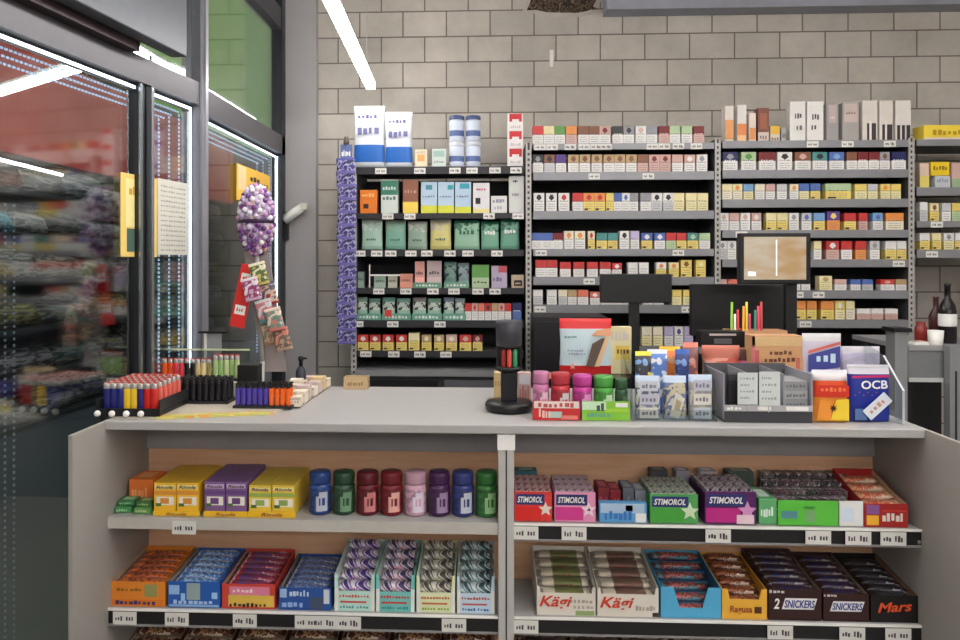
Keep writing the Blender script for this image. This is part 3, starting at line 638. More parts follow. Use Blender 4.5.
# purple clip strip beside the shelving
cs = empty('clip_strip', (UX(346, YR-.03), YR-.03, UZ(345, YR))); tag(cs, 'tall hanging clip strip on the left side of the tobacco shelving', 'clip strip')
hz_ = UZ(150, YR)-UZ(345, YR)
B().box(-.008, .008, .012, .016, 0, hz_, LGREY).build('strip', cs)
B().box(-.03, .03, .005, .012, hz_-.06, hz_+.03, mat((96, 110, 160))).scrib(-.024, .024, hz_-.03, hz_, .0045, WHITE, 5, 2).build('header_card', cs)
B().lathe([(.016, 0), (.014, .02), (.01, .03), (.012, .04)], [mat((96, 84, 80))], (0, .009, hz_+.03), 10).build('hook_cap', cs)
pm = pouch_mesh(.098, .082, .02, [(.18, mat((120, 110, 180))), (.86, pat([(46, 42, 108), (78, 68, 140), (166, 164, 196), (36, 38, 84), (96, 82, 150)], 40)), (1, mat((80, 84, 150)))])
pme = pm.mesh('sweet_bag')
nb = 14
for i in range(nb):
    o = put('sweet_bag', pme, None, (UX(346.5, YR-.03)+random.uniform(-.004, .004), YR-.032, UZ(344, YR)+i*(hz_-.06)/nb)); o.rotation_euler = (0, random.uniform(-.06, .06), 0)
    tag(o, 'small purple bag on the clip strip, %s from the bottom' % ORD[i], 'bag', 'purple bags on the clip strip')
# tall boxes on the right shelving
zR = [UZ(e[0], YR, 820)+.0012 for e in eR]
GR = 'tall boxes on top of the right shelving'
TB = [('white box with orange foot, leftmost', 725, 733.5, 106, (224, 216, 206), [(0, 1, .1, .62, (226, 160, 100)), (0, 1, 0, .12, (240, 220, 190))]),
      ('tallest white box with orange foot', 737.5, 746.5, 105, (226, 222, 216), [(0, 1, .2, .5, (226, 140, 80)), (0, 1, .02, .2, (236, 190, 140))]),
      ('shorter white box with orange print', 749, 756, 113, (226, 214, 200), [(.1, .9, .1, .5, (224, 150, 90))]),
      ('dark brown and copper box', 758, 769, 108, (126, 76, 60), [(0, 1, 0, .3, (216, 200, 190)), (.2, .8, .4, .85, (160, 92, 66)), (.15, .85, .1, .2, (140, 120, 110), '#3')]),
      ('short gold topped box', 770.5, 780, 126, (220, 206, 190), [(0, 1, .5, 1, (226, 180, 60)), (.1, .9, .15, .3, (130, 110, 100), '#3')]),
      ('thin grey box', 781.5, 786.5, 128, (176, 172, 170), [(.1, .9, .3, .6, (130, 126, 126))]),
      ('white box with black script, left of two', 790, 805.5, 101.5, (226, 224, 218), [(.3, .75, .58, .74, (90, 88, 90), '#3'), (.4, .8, .3, .44, (110, 108, 110), '#2')]),
      ('white box with black script, right of two', 807, 823.5, 101.5, (226, 224, 218), [(.3, .75, .55, .72, (70, 68, 70), '#3'), (.25, .6, .3, .44, (90, 88, 90), '#2')]),
      ('grey box with copper top', 826.5, 838.5, 103.5, (158, 154, 152), [(.2, .8, .5, .95, (186, 168, 160)), (.3, .7, .6, .66, (210, 200, 196), '#3')]),
      ('grey and pinkish box', 842.5, 859, 102.5, (164, 158, 154), [(.1, .9, .5, .97, (196, 180, 172)), (.2, .8, .7, .76, (150, 120, 110), '#4')]),
      ('white and black box, left of three', 862.5, 877.5, 100.5, (214, 206, 196), [(.3, .9, 0, .45, (60, 56, 58)), (.45, .6, .05, .5, (230, 222, 214), 2)]),
      ('white and black box, middle of three', 879.5, 893, 100.5, (214, 206, 196), [(.2, .95, 0, .42, (56, 52, 54)), (.4, .55, .04, .5, (226, 214, 200), 2)]),
      ('white and black box, right of three', 895.5, 911, 100.5, (218, 212, 204), [(.1, .95, 0, .4, (52, 50, 52)), (.3, .4, 0, .4, (220, 210, 200), 2), (.6, .7, 0, .4, (200, 190, 184), 2)])]
for l, p0, p1, pt, base, fl in TB: carton('tall_box', l+' on the right shelving top', 'box', p0, p1, pt, YR+.02, zR[0], .06, base, fl, group=GR)
# far right shelving goods
zF = [UZ(e[0], YR, 940)+.0012 for e in eF]
o = carton('yellow_carton', 'long yellow box on top of the rightmost shelving', 'box', 924, 985, 125, YR+.02, zF[0], .10, (240, 212, 70), [(0, 1, 0, .28, (226, 206, 200)), (.14, .8, .42, .72, (186, 150, 36), '#8')])
GF = 'packets on the second shelf of the rightmost shelving'
carton('tobacco_packet', 'pale pink and yellow packet beside the right upright', 'packet', 920, 929, 163, YR+.02, zF[1], .04, (222, 196, 176), [(0, 1, 0, .5, (230, 214, 110))], group=GF)
o = carton('tobacco_packet', 'grey and white low box under the yellow packet', 'packet', 935, 950.5, 176, YR+.02, zF[1], .05, (196, 200, 204), [(.1, .9, .5, .8, (150, 160, 168), '#5')], group=GF)
carton('tobacco_packet', 'bright yellow packet lying on the grey box', 'packet', 931, 949.5, 162, YR+.022, UZ(176, YR+.02, 942)+.002, .045, (234, 200, 40), [(.1, .9, .4, .7, (150, 120, 20), '#5')], group=GF)
carton('tobacco_packet', 'pink packet at the right picture edge, upper shelf', 'packet', 952, 966, 163, YR+.02, zF[1], .05, (206, 170, 160), [(0, 1, 0, .4, (150, 176, 140))], group=GF)

# ------------------------------------------------------------------ sweets on the counter shelves
YG = YF+.012
GB = 'gum and candy boxes on the upper left counter shelf'
def deep_pair(p0, p1, pt, base, band, tray, lab, names):
    z0 = SU+.0012
    for i in range(2):
        q0 = p0+(p1-p0)*(.5*i)+.4; q1 = p0+(p1-p0)*(.5*i+.5)-.6
        carton('candy_box', names[i], 'box', q0, q1, pt, YG+.006, z0+.002, .20, base, [(.05, .95, .80, .93, (244, 226, 150) if base[2] < 120 else (206, 186, 216)), (.12, .92, .30, .56, (240, 234, 220)), (.3, .7, .34, .52, band, 2), (.1, .35, .26, .36, (80, 110, 60), 3), (.0, 1, .62, .74, band)],
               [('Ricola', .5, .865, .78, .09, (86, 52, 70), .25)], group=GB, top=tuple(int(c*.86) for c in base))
    a, e, z1 = bx(p0-.5, p1+.5, 511.5, YG)
    b = B().box(-(e-a)/2, (e-a)/2, 0, .0035, 0, z1-z0, mat((240, 190, 40))).front(-.012, .04 if False else .012, .004, z1-z0-.004, -.0005, mat((244, 204, 90)))
    o = tag(b.build('shelf_tray', None, ((a+e)/2, YG, z0)), lab, 'tray')
    text('Ricola', (e-a)*.45, (z1-z0)*.55, mat((150, 100, 60)), o, (0, -.002, (z1-z0)/2), .25)
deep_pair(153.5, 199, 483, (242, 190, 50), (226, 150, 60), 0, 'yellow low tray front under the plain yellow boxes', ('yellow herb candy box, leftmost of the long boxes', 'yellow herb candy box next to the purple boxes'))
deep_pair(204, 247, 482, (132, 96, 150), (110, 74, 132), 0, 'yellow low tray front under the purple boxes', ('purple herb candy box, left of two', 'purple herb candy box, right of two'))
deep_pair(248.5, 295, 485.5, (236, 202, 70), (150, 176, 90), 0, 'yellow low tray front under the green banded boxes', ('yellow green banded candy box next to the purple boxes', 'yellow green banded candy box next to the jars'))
# green and orange packets lying at the far left
def slab(name, label, px0, px1, Y0, z0, d, h, c, c2, rz=0, group=None):
    a, e = UX(px0, Y0), UX(px1, Y0); w = e-a
    b = pouch_mesh(w, h, d, [(1, mat(c))])
    b = B().box(-w/2, w/2, 0, d, 0, h, mat(c)).scrib(-w*.4, w*.3, h*.3, h*.7, -.0005, mat(c2), 5, int(px0))
    b.quad([(-w*.3, d*.2, h+.0004), (w*.3, d*.2, h+.0004), (w*.3, d*.8, h+.0004), (-w*.3, d*.8, h+.0004)], mat(c2))
    return tag(b.build(name, None, ((a+e)/2, Y0, z0+.001), rz, .002), label, 'packet', group)
gq = 'small packets at the left end of the upper counter shelf'
slab('candy_packet', 'green packet lying at the far left, lower left one', 115, 131, YG+.02, SU, .055, .018, (70, 142, 84), (160, 206, 160), .1, gq)
slab('candy_packet', 'green packet lying beside the yellow boxes, lower right one', 133.5, 151, YG+.014, SU, .055, .018, (104, 160, 90), (190, 214, 150), -.05, gq)
slab('candy_packet', 'green packet stacked on the lower left green one', 118, 134, YG+.03, SU+.019, .05, .016, (60, 128, 76), (150, 196, 150), .05, gq)
slab('candy_packet', 'dark green packet stacked on the lower right green one', 136, 151.5, YG+.022, SU+.019, .046, .016, (60, 110, 64), (150, 190, 120), .0, gq)
slab('candy_packet', 'orange box standing behind the green packets', 129, 153, YG+.085, SU, .10, .085, (228, 120, 50), (244, 170, 110), 0, gq)
# gum jars
JC = [('blue', (48, 76, 140), (186, 190, 204)), ('dark green', (46, 76, 54), (110, 150, 116)), ('dark red', (104, 30, 40), (206, 130, 130)), ('red with a star', (122, 34, 42), (226, 170, 160)), ('pale pink', (210, 166, 186), (226, 214, 230)),
      ('purple', (74, 38, 84), (160, 136, 170)), ('blue with white label', (56, 66, 128), (200, 204, 216)), ('bright green', (56, 120, 58), (150, 196, 140))]
def jar(label, pxc, wpx, pyt, Y, z0, c, c2, group, name='gum_jar', n=22, i=0):
    a, e, z1 = bx(pxc-wpx/2, pxc+wpx/2, pyt, Y-.03); r, h = (e-a)/2, z1-z0
    film = pat([c, tuple(int(q*.8) for q in c), c], 30)
    o = tag(B().lathe([(r*.8, 0), (r*.97, .004), (r, .012), (r, h*.62), (r*.94, h*.70), (r*.82, h*.73)], [mat(c, .25), mat(c, .25), film, mat(c, .25)], n=n).build(name, None, ((a+e)/2, Y, z0+.0008)), label, 'jar', group)
    B().lathe([(r*.8, h*.73), (r*.95, h*.74), (r*.97, h*.78), (r*.97, h*.94), (r*.9, h), (r*.2, h)], [mat(tuple(int(q*.9) for q in c), .3)], n=n).build('lid', o)
    # wrap-around label patch on the front of the jar
    b = B(); m = mat(c2, .35); N = 8
    for j in range(N):
        a0, a1 = [-PI/2+(-.15+1.05*q/N) for q in (j, j+1)]
        rr = r+.0006
        b.quad([(rr*math.cos(a0), rr*math.sin(a0), h*.10), (rr*math.cos(a1), rr*math.sin(a1), h*.10), (rr*math.cos(a1), rr*math.sin(a1), h*(.56-.1*(j < 2))), (rr*math.cos(a0), rr*math.sin(a0), h*(.56-.1*(j < 2)))], m)
        if j in (2, 4, 5): b.quad([(rr*1.01*math.cos(a0), rr*1.01*math.sin(a0), h*.24), (rr*1.01*math.cos(a1), rr*1.01*math.sin(a1), h*.24), (rr*1.01*math.cos(a1), rr*1.01*math.sin(a1), h*.42), (rr*1.01*math.cos(a0), rr*1.01*math.sin(a0), h*.42)], mat(c))
    b.build('label_patch', o)
    return z0+h
gj = 'gum jars on the upper left counter shelf'
for i, (nm, c, c2) in enumerate(JC):
    jar('%s gum jar, %s from left in the row of jars' % (nm, ORD[i]), 318+i*24.1, 22.4, 474, YG+.058, SU, c, c2, gj)
# wrapped bars
_wr = {}
def bar_mesh(w, d, h, c, c2, c3, style):
    key = (round(w, 3), round(d, 3), round(h, 3), c, c2, c3, style)
    if key in _wr: return _wr[key]
    xs = [(-.5, .12, .9), (-.46, .14, .9), (-.42, .7, .96), (-.34, 1, 1), (-.2, 1, 1), (.2, 1, 1), (.34, 1, 1), (.42, .7, .96), (.46, .14, .9), (.5, .12, .9)]
    n_ = 12; R = []
    for u, hh, dd in xs:
        R.append([(u*w, d/2*dd*math.copysign(abs(math.cos(2*PI*j/n_))**.6, math.cos(2*PI*j/n_)), h/2+h/2*hh*math.copysign(abs(math.sin(2*PI*j/n_))**.6, math.sin(2*PI*j/n_))) for j in range(n_)])
    mc = mat(c, .3); md = mat(tuple(int(q*.75) for q in c), .3)
    if style == 'diag': film = pat([c2, c, c3, c2, c], 10, 'wave', .3, .9, (1, 1, 1), 2.4); ms = [mc, film]
    elif style == 'film': film = pat([c, c2, c, c3], 42, 'noise', .3, 0, (1, .5, 1)); ms = [md, mc, film, film, film, film, film, mc, md]
    else: ms = [md, md, mc, mc, mat(c2, .3), mat(c2, .3) if style == 'wide' else mc, mc, mc, md]
    b = B().rings(R, ms)
    b.scrib(-w*.16, w*.16, h*.35, h*.7, -d/2-.0006, mat(c3, .4), 5, int(w*999) % 7)
    _wr[key] = b.mesh('wrapped_bar'); return _wr[key]
# open display box with sloping sides; bars lie on its sloped insert
def tray(label, px0, px1, z0, hf, hb, dep, col, front=(), texts=(), bar=None, nrow=5, barlab='', barname='chocolate_bar', Y=YG, inner=None, cut=None, sidef=None, group=None, rise=None, cols=1, barcat='bar', ledge=.018, bh=.017):
    a, e = UX(px0, Y), UX(px1, Y); w = e-a; t = .0022; m = mat(col, .5); mi = mat(inner or (178, 160, 136), .7)
    o = empty('display_box', ((a+e)/2, Y, z0+.0012)); tag(o, label, 'display box', group)
    sf = sidef or hf
    b = B()
    if cut:   # U-shaped front with two ears
        ear, low = cut
        b.prism([(-w/2, 0), (w/2, 0), (w/2, sf), (w/2-w*ear*.7, sf), (w/2-w*ear, low+.006), (w/2-w*ear, low), (-w/2+w*ear, low), (-w/2+w*ear, low+.006), (-w/2+w*ear*.7, sf), (-w/2, sf)], 'y', 0, t, m)
    else: b.box(-w/2, w/2, 0, t, 0, hf, m)
    hh = cut[1] if cut else hf
    for f in front:
        u0, u1, v0, v1, c = f[:5]; mm = mat(c, .45) if isinstance(c, tuple) else c
        if len(f) > 5: b.scrib(w*(u0-.5), w*(u1-.5), hf*v0, hf*v1, -.0010, mm, int(f[5][1:]), len(label))
        else: b.front(w*(u0-.5), w*(u1-.5), hf*v0, hf*v1, -.0005, mm)
    b.build('front_panel', o)
    for s in (-1, 1):
        x0, x1 = (-w/2, -w/2+t) if s < 0 else (w/2-t, w/2)
        bb = B().prism([(t, 0), (dep, 0), (dep, hb), (dep*.35, sf+(hb-sf)*.25), (t, sf)], 'x', x0, x1, m)
        bb.quad([(x1+.0003, t, .002), (x1+.0003, dep, .002), (x1+.0003, dep, hb), (x1+.0003, dep*.35, sf+(hb-sf)*.25), (x1+.0003, t, sf)] if s < 0 else [(x0-.0003, t, .002), (x0-.0003, t, sf), (x0-.0003, dep*.35, sf+(hb-sf)*.25), (x0-.0003, dep, hb), (x0-.0003, dep, .002)], mi)
        bb.build('side_panel', o)
    B().box(-w/2, w/2, dep, dep+t, 0, hb, m).build('back_panel', o)
    if bar:
        c, c2, c3, style = bar; r0 = max(hh-ledge, .012); r1 = rise if rise is not None else hb-.02
        bd = (dep-.01)/nrow
        for i in range(nrow):      # stepped cardboard insert
            zz = r0+(r1-r0)*i/max(nrow-1, 1)
        st = B()
        for i in range(nrow):
            zz = r0+(r1-r0)*i/max(nrow-1, 1); st.box(-w/2+t*1.3, w/2-t*1.3, .004+bd*i, .004+bd*(i+1), .001, zz, mi)
        st.build('insert', o)
        bw = (w-2*t-.006)/cols
        me = bar_mesh(bw-.0035, bd*.96, bh, c, c2, c3, style)
        for i in range(nrow):
            zz = r0+(r1-r0)*i/max(nrow-1, 1)
            for j in range(cols):
                q = put(barname, me, None, ((a+e)/2-w/2+t+.003+bw*(j+.5), Y+.004+bd*(i+.5), z0+.0024+zz))
                q.rotation_euler = (0, 0, random.uniform(-.010, .010))
                tag(q, barlab, barcat, barlab[:60])
    for tx in texts: text(tx[0], w*tx[3], hf*tx[4], mat(tx[5], .4), o, (w*(tx[1]-.5), -.0018, hf*tx[2]), tx[6] if len(tx) > 6 else 0, tx[7] if len(tx) > 7 else 0)
    return o
GT = 'display boxes on the lower left counter shelf'
tray('orange open display box at the left end, lower shelf', 111, 165, SL, .075, .094, .235, (226, 136, 44), [(.02, .98, .05, .28, (222, 120, 40)), (.62, .85, .4, .9, (150, 150, 90)), (.08, .84, .08, .24, (40, 44, 100), '#9'), (.1, .6, .62, .74, (150, 100, 30), '#6')],
     bar=((214, 112, 44), (120, 60, 60), (160, 110, 120), 'film'), nrow=6, rise=.068, barlab='orange brown wrapped bar in the orange display box', group=GT)
tray('blue open display box with white bubbles, lower left shelf', 168, 220, SL, .078, .09, .235, (36, 92, 176), [(.02, .22, .5, .86, (150, 190, 236)), (.25, .33, .25, .55, (150, 200, 240)), (.36, .62, .3, .95, (150, 170, 170)), (.84, .95, .35, .6, (160, 200, 240)), (.02, .98, .03, .12, (140, 180, 226)), (.1, .88, .14, .3, (170, 200, 240), '#8')],
     bar=((70, 120, 190), (160, 190, 220), (206, 214, 226), 'film'), nrow=6, rise=.072, barlab='light blue wrapped bar in the bubbly blue box', group=GT)
tray('red and yellow open display box, lower left shelf', 222, 275, SL, .074, .090, .235, (204, 70, 56), [(.12, .98, .08, .55, (226, 190, 80)), (.14, .9, .55, .9, (226, 130, 160)), (.14, .86, .08, .24, (70, 30, 40), '#9'), (.2, .6, .66, .8, (250, 220, 220), '#5')],
     bar=((150, 40, 60), (80, 70, 130), (220, 180, 190), 'film'), nrow=6, rise=.070, barlab='red and violet wrapped bar in the red yellow box', group=GT)
tray('smaller dark blue open display box beside the striped wrappers', 279, 331, SL, .066, .076, .235, (40, 84, 160), [(.02, .15, .55, .95, (160, 190, 230)), (.2, .6, .62, .9, (200, 220, 240), '#6'), (.05, .5, .12, .4, (150, 180, 230), '#4'), (.6, .86, .05, .6, (70, 84, 110)), (.86, .97, .3, .95, (206, 210, 216))],
     bar=((70, 90, 140), (110, 130, 170), (190, 196, 206), 'film'), nrow=6, rise=.056, barlab='grey blue wrapped bar in the dark blue box', group=GT)
DI = [((226, 222, 228), (70, 50, 130), (180, 140, 190), (190, 226, 216), 'purple'), ((220, 214, 224), (60, 56, 100), (206, 150, 170), (120, 196, 190), 'pink and violet'), ((216, 214, 206), (80, 76, 72), (176, 170, 140), (226, 232, 190), 'grey and olive'), ((206, 218, 220), (52, 84, 92), (150, 180, 180), (196, 220, 236), 'grey and teal')]
for i, (p0, p1) in enumerate(((334.5, 374.5), (376, 414.5), (416.5, 455), (457, 494.5))):
    c, c2, c3, tc, nm = DI[i]
    lc = [(200, 80, 60), (206, 60, 60), (206, 120, 60), (190, 90, 90)][i]; l2 = [(70, 150, 150), (30, 150, 150), (150, 180, 70), (50, 110, 170)][i]
    tray('%s white-edged tray of %s striped packs' % (['leftmost', 'second', 'third', 'rightmost'][i], nm), p0, p1, SL, .068, .128, .235, tc, [(0, .09, 0, 1, (232, 232, 226)), (.91, 1, 0, 1, (232, 232, 226)), (.12, .88, .6, .72, lc, '#10'), (.14, .8, .36, .44, lc), (.14, .5, .12, .24, l2, '#5'), (.55, .86, .12, .24, l2, '#4')],
         bar=(c, c2, c3, 'diag'), nrow=5, bh=.027, rise=.108, barlab='%s diagonally striped pack in its tray' % nm, barname='sweet_pack', barcat='sweet pack', sidef=.11, cut=(.1, .06), inner=(220, 226, 220), group=GT, ledge=.01)
# upper right shelf
GU = 'gum boxes on the upper right counter shelf'
def gumbox(label, p0, p1, pt, base, field, starc, d=.17, heart=False, low=None, Y=YG):
    a, e, z1 = bx(p0, p1, pt, Y); w, h = e-a, z1-SU-.0012
    b = B().box(-w/2, w/2, 0, d, 0, h*.8, mat(base)).box(-w/2, w/2, 0, .002, h*.8, h, mat(base)).box(-w/2, -w/2+.002, .002, d, h*.8, h*.93, mat(base)).box(w/2-.002, w/2, .002, d, h*.8, h*.93, mat(base)); y = -.0006
    b.front(-w*.48, w*.20, h*.06, h*.50, y, mat(field)); b.front(-w*.46, w*.30, h*.56, h*.92, y, mat((40, 52, 110)))
    if starc: star(b, w*.33, h*.42, w*.20, y*2, mat(starc))
    if heart: star(b, w*.34, h*.42, w*.06, y*3, mat((140, 30, 80)), 3)
    if low: b.front(w*.12, w*.46, 0.002, h*.30, y*3, mat((226, 200, 210)))
    o = b.build('gum_box', None, ((a+e)/2, Y, SU+.0022), 0, .0015); tag(o, label, 'box', GU)
    text('STIMOROL', w*.66, h*.20, WHITE, o, (-w*.09, -.0022, h*.74), .25)
    hb2 = h*.8; cc = [tuple(int(q*.55) for q in base), (176, 170, 172), tuple(int(q*.8) for q in base)]
    pm_ = B().box(-w*.09, w*.09, 0, .05, 0, h*.24, pat([cc[0], cc[1], cc[2]], 70)).mesh('gum_packet')
    for r_ in range(3):
        for c_ in range(5):
            q = put('gum_packet', pm_, None, ((a+e)/2+w*.19*(c_-2), Y+.006+r_*.054, SU+.0022+h*.80+.0008)); tag(q, 'slim gum packet lying in the %s gum box' % label.split()[0], 'gum pack', 'gum packets in the %s gum box' % label.split()[0])
    return o
gumbox('red gum box with navy banner, half behind the middle post', 509+5.5, 552, 492, (214, 60, 56), (216, 40, 34), (226, 214, 200))
gumbox('pink gum box with a star and heart', 554.5, 595.5, 492.5, (226, 150, 184), (206, 60, 140), (236, 214, 224), heart=True)
slab('gum_packet', 'dark teal packet standing behind the red gum box', 515, 537, YG+.18, SU, .05, .10, (50, 104, 112), (120, 170, 176), 0, GU)
carton('gum_box', 'low blue and white gum box with dark packs behind', 'box', 599.5, 647, 503.5, YG, SU+.0012, .03, (96, 160, 210), [(.02, .95, .5, .98, (170, 196, 220)), (.1, .7, .15, .6, (60, 120, 190), '#6'), (.76, .98, .04, .5, (232, 232, 230)), (.55, .7, .6, .9, (40, 70, 120))], group=GU)
for i, (p0, p1, c, nm) in enumerate(((598, 609.5, (120, 36, 44), 'dark red pack, left of two'), (610, 621, (126, 30, 40), 'dark red pack, right of two'), (623, 634, (96, 100, 108), 'dark grey pack, left of two'), (635, 646, (120, 124, 132), 'grey pack, right of two'))):
    slab('gum_packet', nm+' behind the low blue gum box', p0, p1, YG+.05, SU, .09, .088-.006*(i % 2), c, tuple(min(255, q+50) for q in c), 0, GU)
gumbox('green gum box with pale star next to the purple one', 650, 698, 494.5, (80, 160, 84), (70, 160, 60), (206, 226, 190))
gumbox('purple gum box with a white corner label', 705, 756, 492, (84, 30, 92), (186, 40, 130), (214, 150, 200), low=True)
for i, (p0, p1, c, nm) in enumerate(((651, 668, (64, 66, 70), 'dark square tin'), (676, 690, (150, 146, 156), 'silver pack'), (700, 716, (170, 164, 172), 'pale grey pack'), (728, 754, (70, 84, 76), 'dark green grey pack'))):
    slab('gum_packet', nm+' standing behind the coloured gum boxes', p0, p1, YG+.185, SU, .05, .105, c, tuple(min(255, q+60) for q in c), 0, GU)
slab('gum_packet', 'teal pack at the left of the plain green box', 759, 777, YG+.006, SU, .12, .075, (96, 170, 110), (220, 236, 226), 0, GU)
o = carton('gum_box', 'plain bright green low display box', 'box', 778, 838.5, 501, YG, SU+.0012, .004, (92, 190, 66), [(.05, .32, .28, .58, (84, 140, 150)), (.42, .62, .7, .8, (40, 120, 40), '#6'), (.45, .62, .15, .62, (120, 170, 110))], group=GU)
carton('gum_box', 'white blank square card beside the green display box', 'card', 839.5, 863.5, 501.5, YG, SU+.0012, .006, (226, 226, 224), [(.1, .6, .2, .75, (206, 222, 236))], group=GU)
for r_ in range(4):
    for c_ in range(8):
        px = 764+c_*10.6; Y0 = YG+.03+r_*.055; a, e = UX(px, Y0), UX(px+9.6, Y0); hh = .066+.010*r_
        col = [(110, 74, 90), (64, 74, 66), (120, 100, 106), (74, 70, 72), (150, 140, 140)][(r_*3+c_*2) % 5]
        me = bar_mesh(.05, e-a, .0, col, col, col, 'x') if False else B().box(-(e-a)/2, (e-a)/2, 0, .048, 0, hh, pat([col, tuple(int(q*.6) for q in col), (190, 180, 186)], 60, 'noise')).mesh('gum_packet')
        q = put('gum_packet', me, None, ((a+e)/2, Y0, SU+.002)); q.rotation_euler = (0, 0, 0)
        tag(q, 'slim dark patterned gum pack, row %d from front, %s from left, behind green box' % (r_+1, ORD[c_]), 'gum pack', 'gum packs behind the green display box')
tray('red open box with yellow disc at the right end', 864.5, 908, SU, .068, .115, .2, (170, 40, 38), [(.05, .34, .55, .95, (140, 90, 150)), (.05, .33, .08, .5, (240, 180, 50)), (.4, .92, .25, .6, (232, 220, 206), '#5'), (.4, .97, .66, .74, (200, 60, 50))],
     bar=((216, 160, 120), (206, 90, 70), (240, 220, 200), 'film'), nrow=4, rise=.08, barlab='orange and cream packet in the red open box', barname='sweet_pack', barcat='sweet pack', inner=(206, 180, 150), group=GU)
# lower right shelf
GV = 'chocolate display boxes on the lower right counter shelf'
for i, (p0, p1) in enumerate(((537, 595.5), (597.5, 658.5))):
    tray('white open display box with red script, %s of two' % ['left', 'right'][i], p0, p1, SL, .068, .117, .235, (222, 216, 204), [(.56, .96, .55, .7, (170, 160, 150), '#6'), (.62, .98, .3, .44, (180, 170, 160), '#5'), (.66, .98, .02, .22, (150, 170, 110))] if i == 0 else [(.62, .97, .28, .5, (170, 160, 150), '#6'), (.9, 1, .02, .2, (60, 50, 40))],
         [('Kägi', .32, .55, .56, .62, (206, 66, 44), .3)], bar=((206, 196, 178), (110, 116, 70) if i == 0 else (120, 92, 80), (130, 60, 50), 'wide'), nrow=5, rise=.092, barlab='cream wrapped wafer bar in the %s white box' % ['left', 'right'][i], barname='wafer_bar', inner=(206, 200, 190), sidef=.085, group=GV, cut=(.06, .066))
tray('sky blue open display box with cut out front', 661, 721, SL, .075, .110, .235, (84, 172, 214), [], bar=((110, 70, 66), (200, 110, 110), (90, 150, 170), 'film'), nrow=6, rise=.092, barlab='pink brown wrapped bar in the sky blue box', sidef=.09, cut=(.3, .03), inner=(60, 110, 150), group=GV, cols=1)
tray('yellow open display box with brown lettering', 708+14, 767, SL, .06, .104, .235, (232, 176, 60), [(.72, .88, .3, .62, (90, 50, 30))], [('Ragusa', .42, .45, .5, .42, (160, 74, 40), .1)], bar=((96, 50, 36), (170, 96, 60), (226, 200, 180), 'film'), nrow=6, rise=.09, barlab='brown wrapped bar in the yellow box', sidef=.088, cut=(.17, .058), inner=(206, 150, 60), group=GV)
CH = (52, 26, 24)
for i, (p0, p1, pt, txt) in enumerate(((769, 821.5, 590, '2'), (823.5, 869, 594, ''))):
    hf = UZ(pt, YG, (p0+p1)/2)-SL
    o = tray('dark brown open chocolate box, %s' % ['the wide one beside the yellow box', 'the narrow one beside the black box'][i], p0, p1, SL, hf, hf+.03, .235, CH, [(.0, .3, .88, .98, (206, 200, 196), '#4')], bar=((58, 34, 32), (40, 40, 86), (150, 140, 150), 'film'), nrow=6, rise=hf+.008, barlab='brown and navy bar in the %s chocolate box' % ['wide', 'narrow'][i], inner=(150, 140, 128), group=GV)
    a, e = UX(p0, YG), UX(p1, YG); w = e-a
    uu = (.58, .62) if i == 0 else (.52, .7)
    B().prism([(w*(uu[0]-.5-uu[1]/2)-.004, hf*.36), (w*(uu[0]-.5+uu[1]/2)-.006, hf*.36), (w*(uu[0]-.5+uu[1]/2)+.004, hf*.72), (w*(uu[0]-.5-uu[1]/2)+.006, hf*.72)], 'y', -.0012, -.0002, WHITE).build('logo_plate', o)
    text('SNICKERS', w*uu[1]*.94, hf*.25, mat((44, 60, 140)), o, (w*(uu[0]-.5), -.0022, hf*.54), .2)
    if txt: text(txt, w*.11, hf*.34, WHITE, o, (-w*.36, -.0018, hf*.54), .2)
o = tray('black open chocolate box with orange red lettering', 871, 918, SL, .078, .11, .235, (24, 20, 20), [], [('Mars', .5, .58, .74, .36, (230, 92, 50), .3, -.08)], bar=((40, 30, 30), (60, 60, 70), (190, 190, 200), 'film'), nrow=6, rise=.08, barlab='black wrapped bar in the black box', inner=(150, 116, 92), group=GV)
# bottom shelf, only its upper edge is in view
for i in range(7):
    p0 = 112+i*55; 
    tray('brown open box on the bottom left shelf, %s from the left' % ORD[i], p0, p0+52, SB, .10, .15, .235, [(96, 52, 40), (70, 40, 36), (110, 60, 44), (60, 36, 34)][i % 4], [], bar=((84, 44, 36), (190, 150, 110), (226, 206, 180), 'film'), nrow=5, rise=.135, barlab='brown wrapped bar in bottom left box, %s from the left' % ORD[i], group='boxes on the bottom left shelf')
for i in range(7):
    p0 = 520+i*56
    tray('dark open box on the bottom right shelf, %s from the post' % ORD[i], p0, p0+53, SB, .10, .14, .235, [(60, 36, 36), (70, 56, 60), (56, 40, 36)][i % 3], [], bar=((66, 42, 40), (80, 70, 76), (140, 120, 110), 'film'), nrow=5, rise=.12, barlab='dark wrapped bar in bottom right box, %s from the post' % ORD[i], group='boxes on the bottom right shelf')

# ------------------------------------------------------------------ on the counter: left side, lighters
ZC_ = ZT+.0006
b = B().prism([(UX(158, YF+.02), YF+.012), (UX(279, YF+.16), YF+.10), (UX(329, 2.84), 2.84), (XL+.02, 2.84), (XL+.02, YF+.012)], 'z', 0, .004, mat((196, 186, 170), .5))
b.prism([(UX(158, YF+.02)-.001, YF+.010), (UX(279, YF+.16), YF+.098), (UX(279, YF+.16), YF+.10), (UX(158, YF+.02), YF+.012)], 'z', 0, .008, pat([(226, 206, 110), (206, 200, 110), (232, 170, 80), (220, 216, 150)], 12))
b.quad([(UX(158, YF+.02), YF+.013, .0044), (UX(279, YF+.16), YF+.101, .0044), (UX(279, YF+.16)-.04, YF+.135, .0044), (UX(158, YF+.02)-.02, YF+.06, .0044)], pat([(226, 206, 110), (206, 200, 110), (232, 170, 80), (220, 216, 150)], 12))
tag(b.build('display_mat', None, (0, 0, ZC_)), 'thin display mat with a yellow edge under the lighters', 'mat'); ZM = ZC_+.005
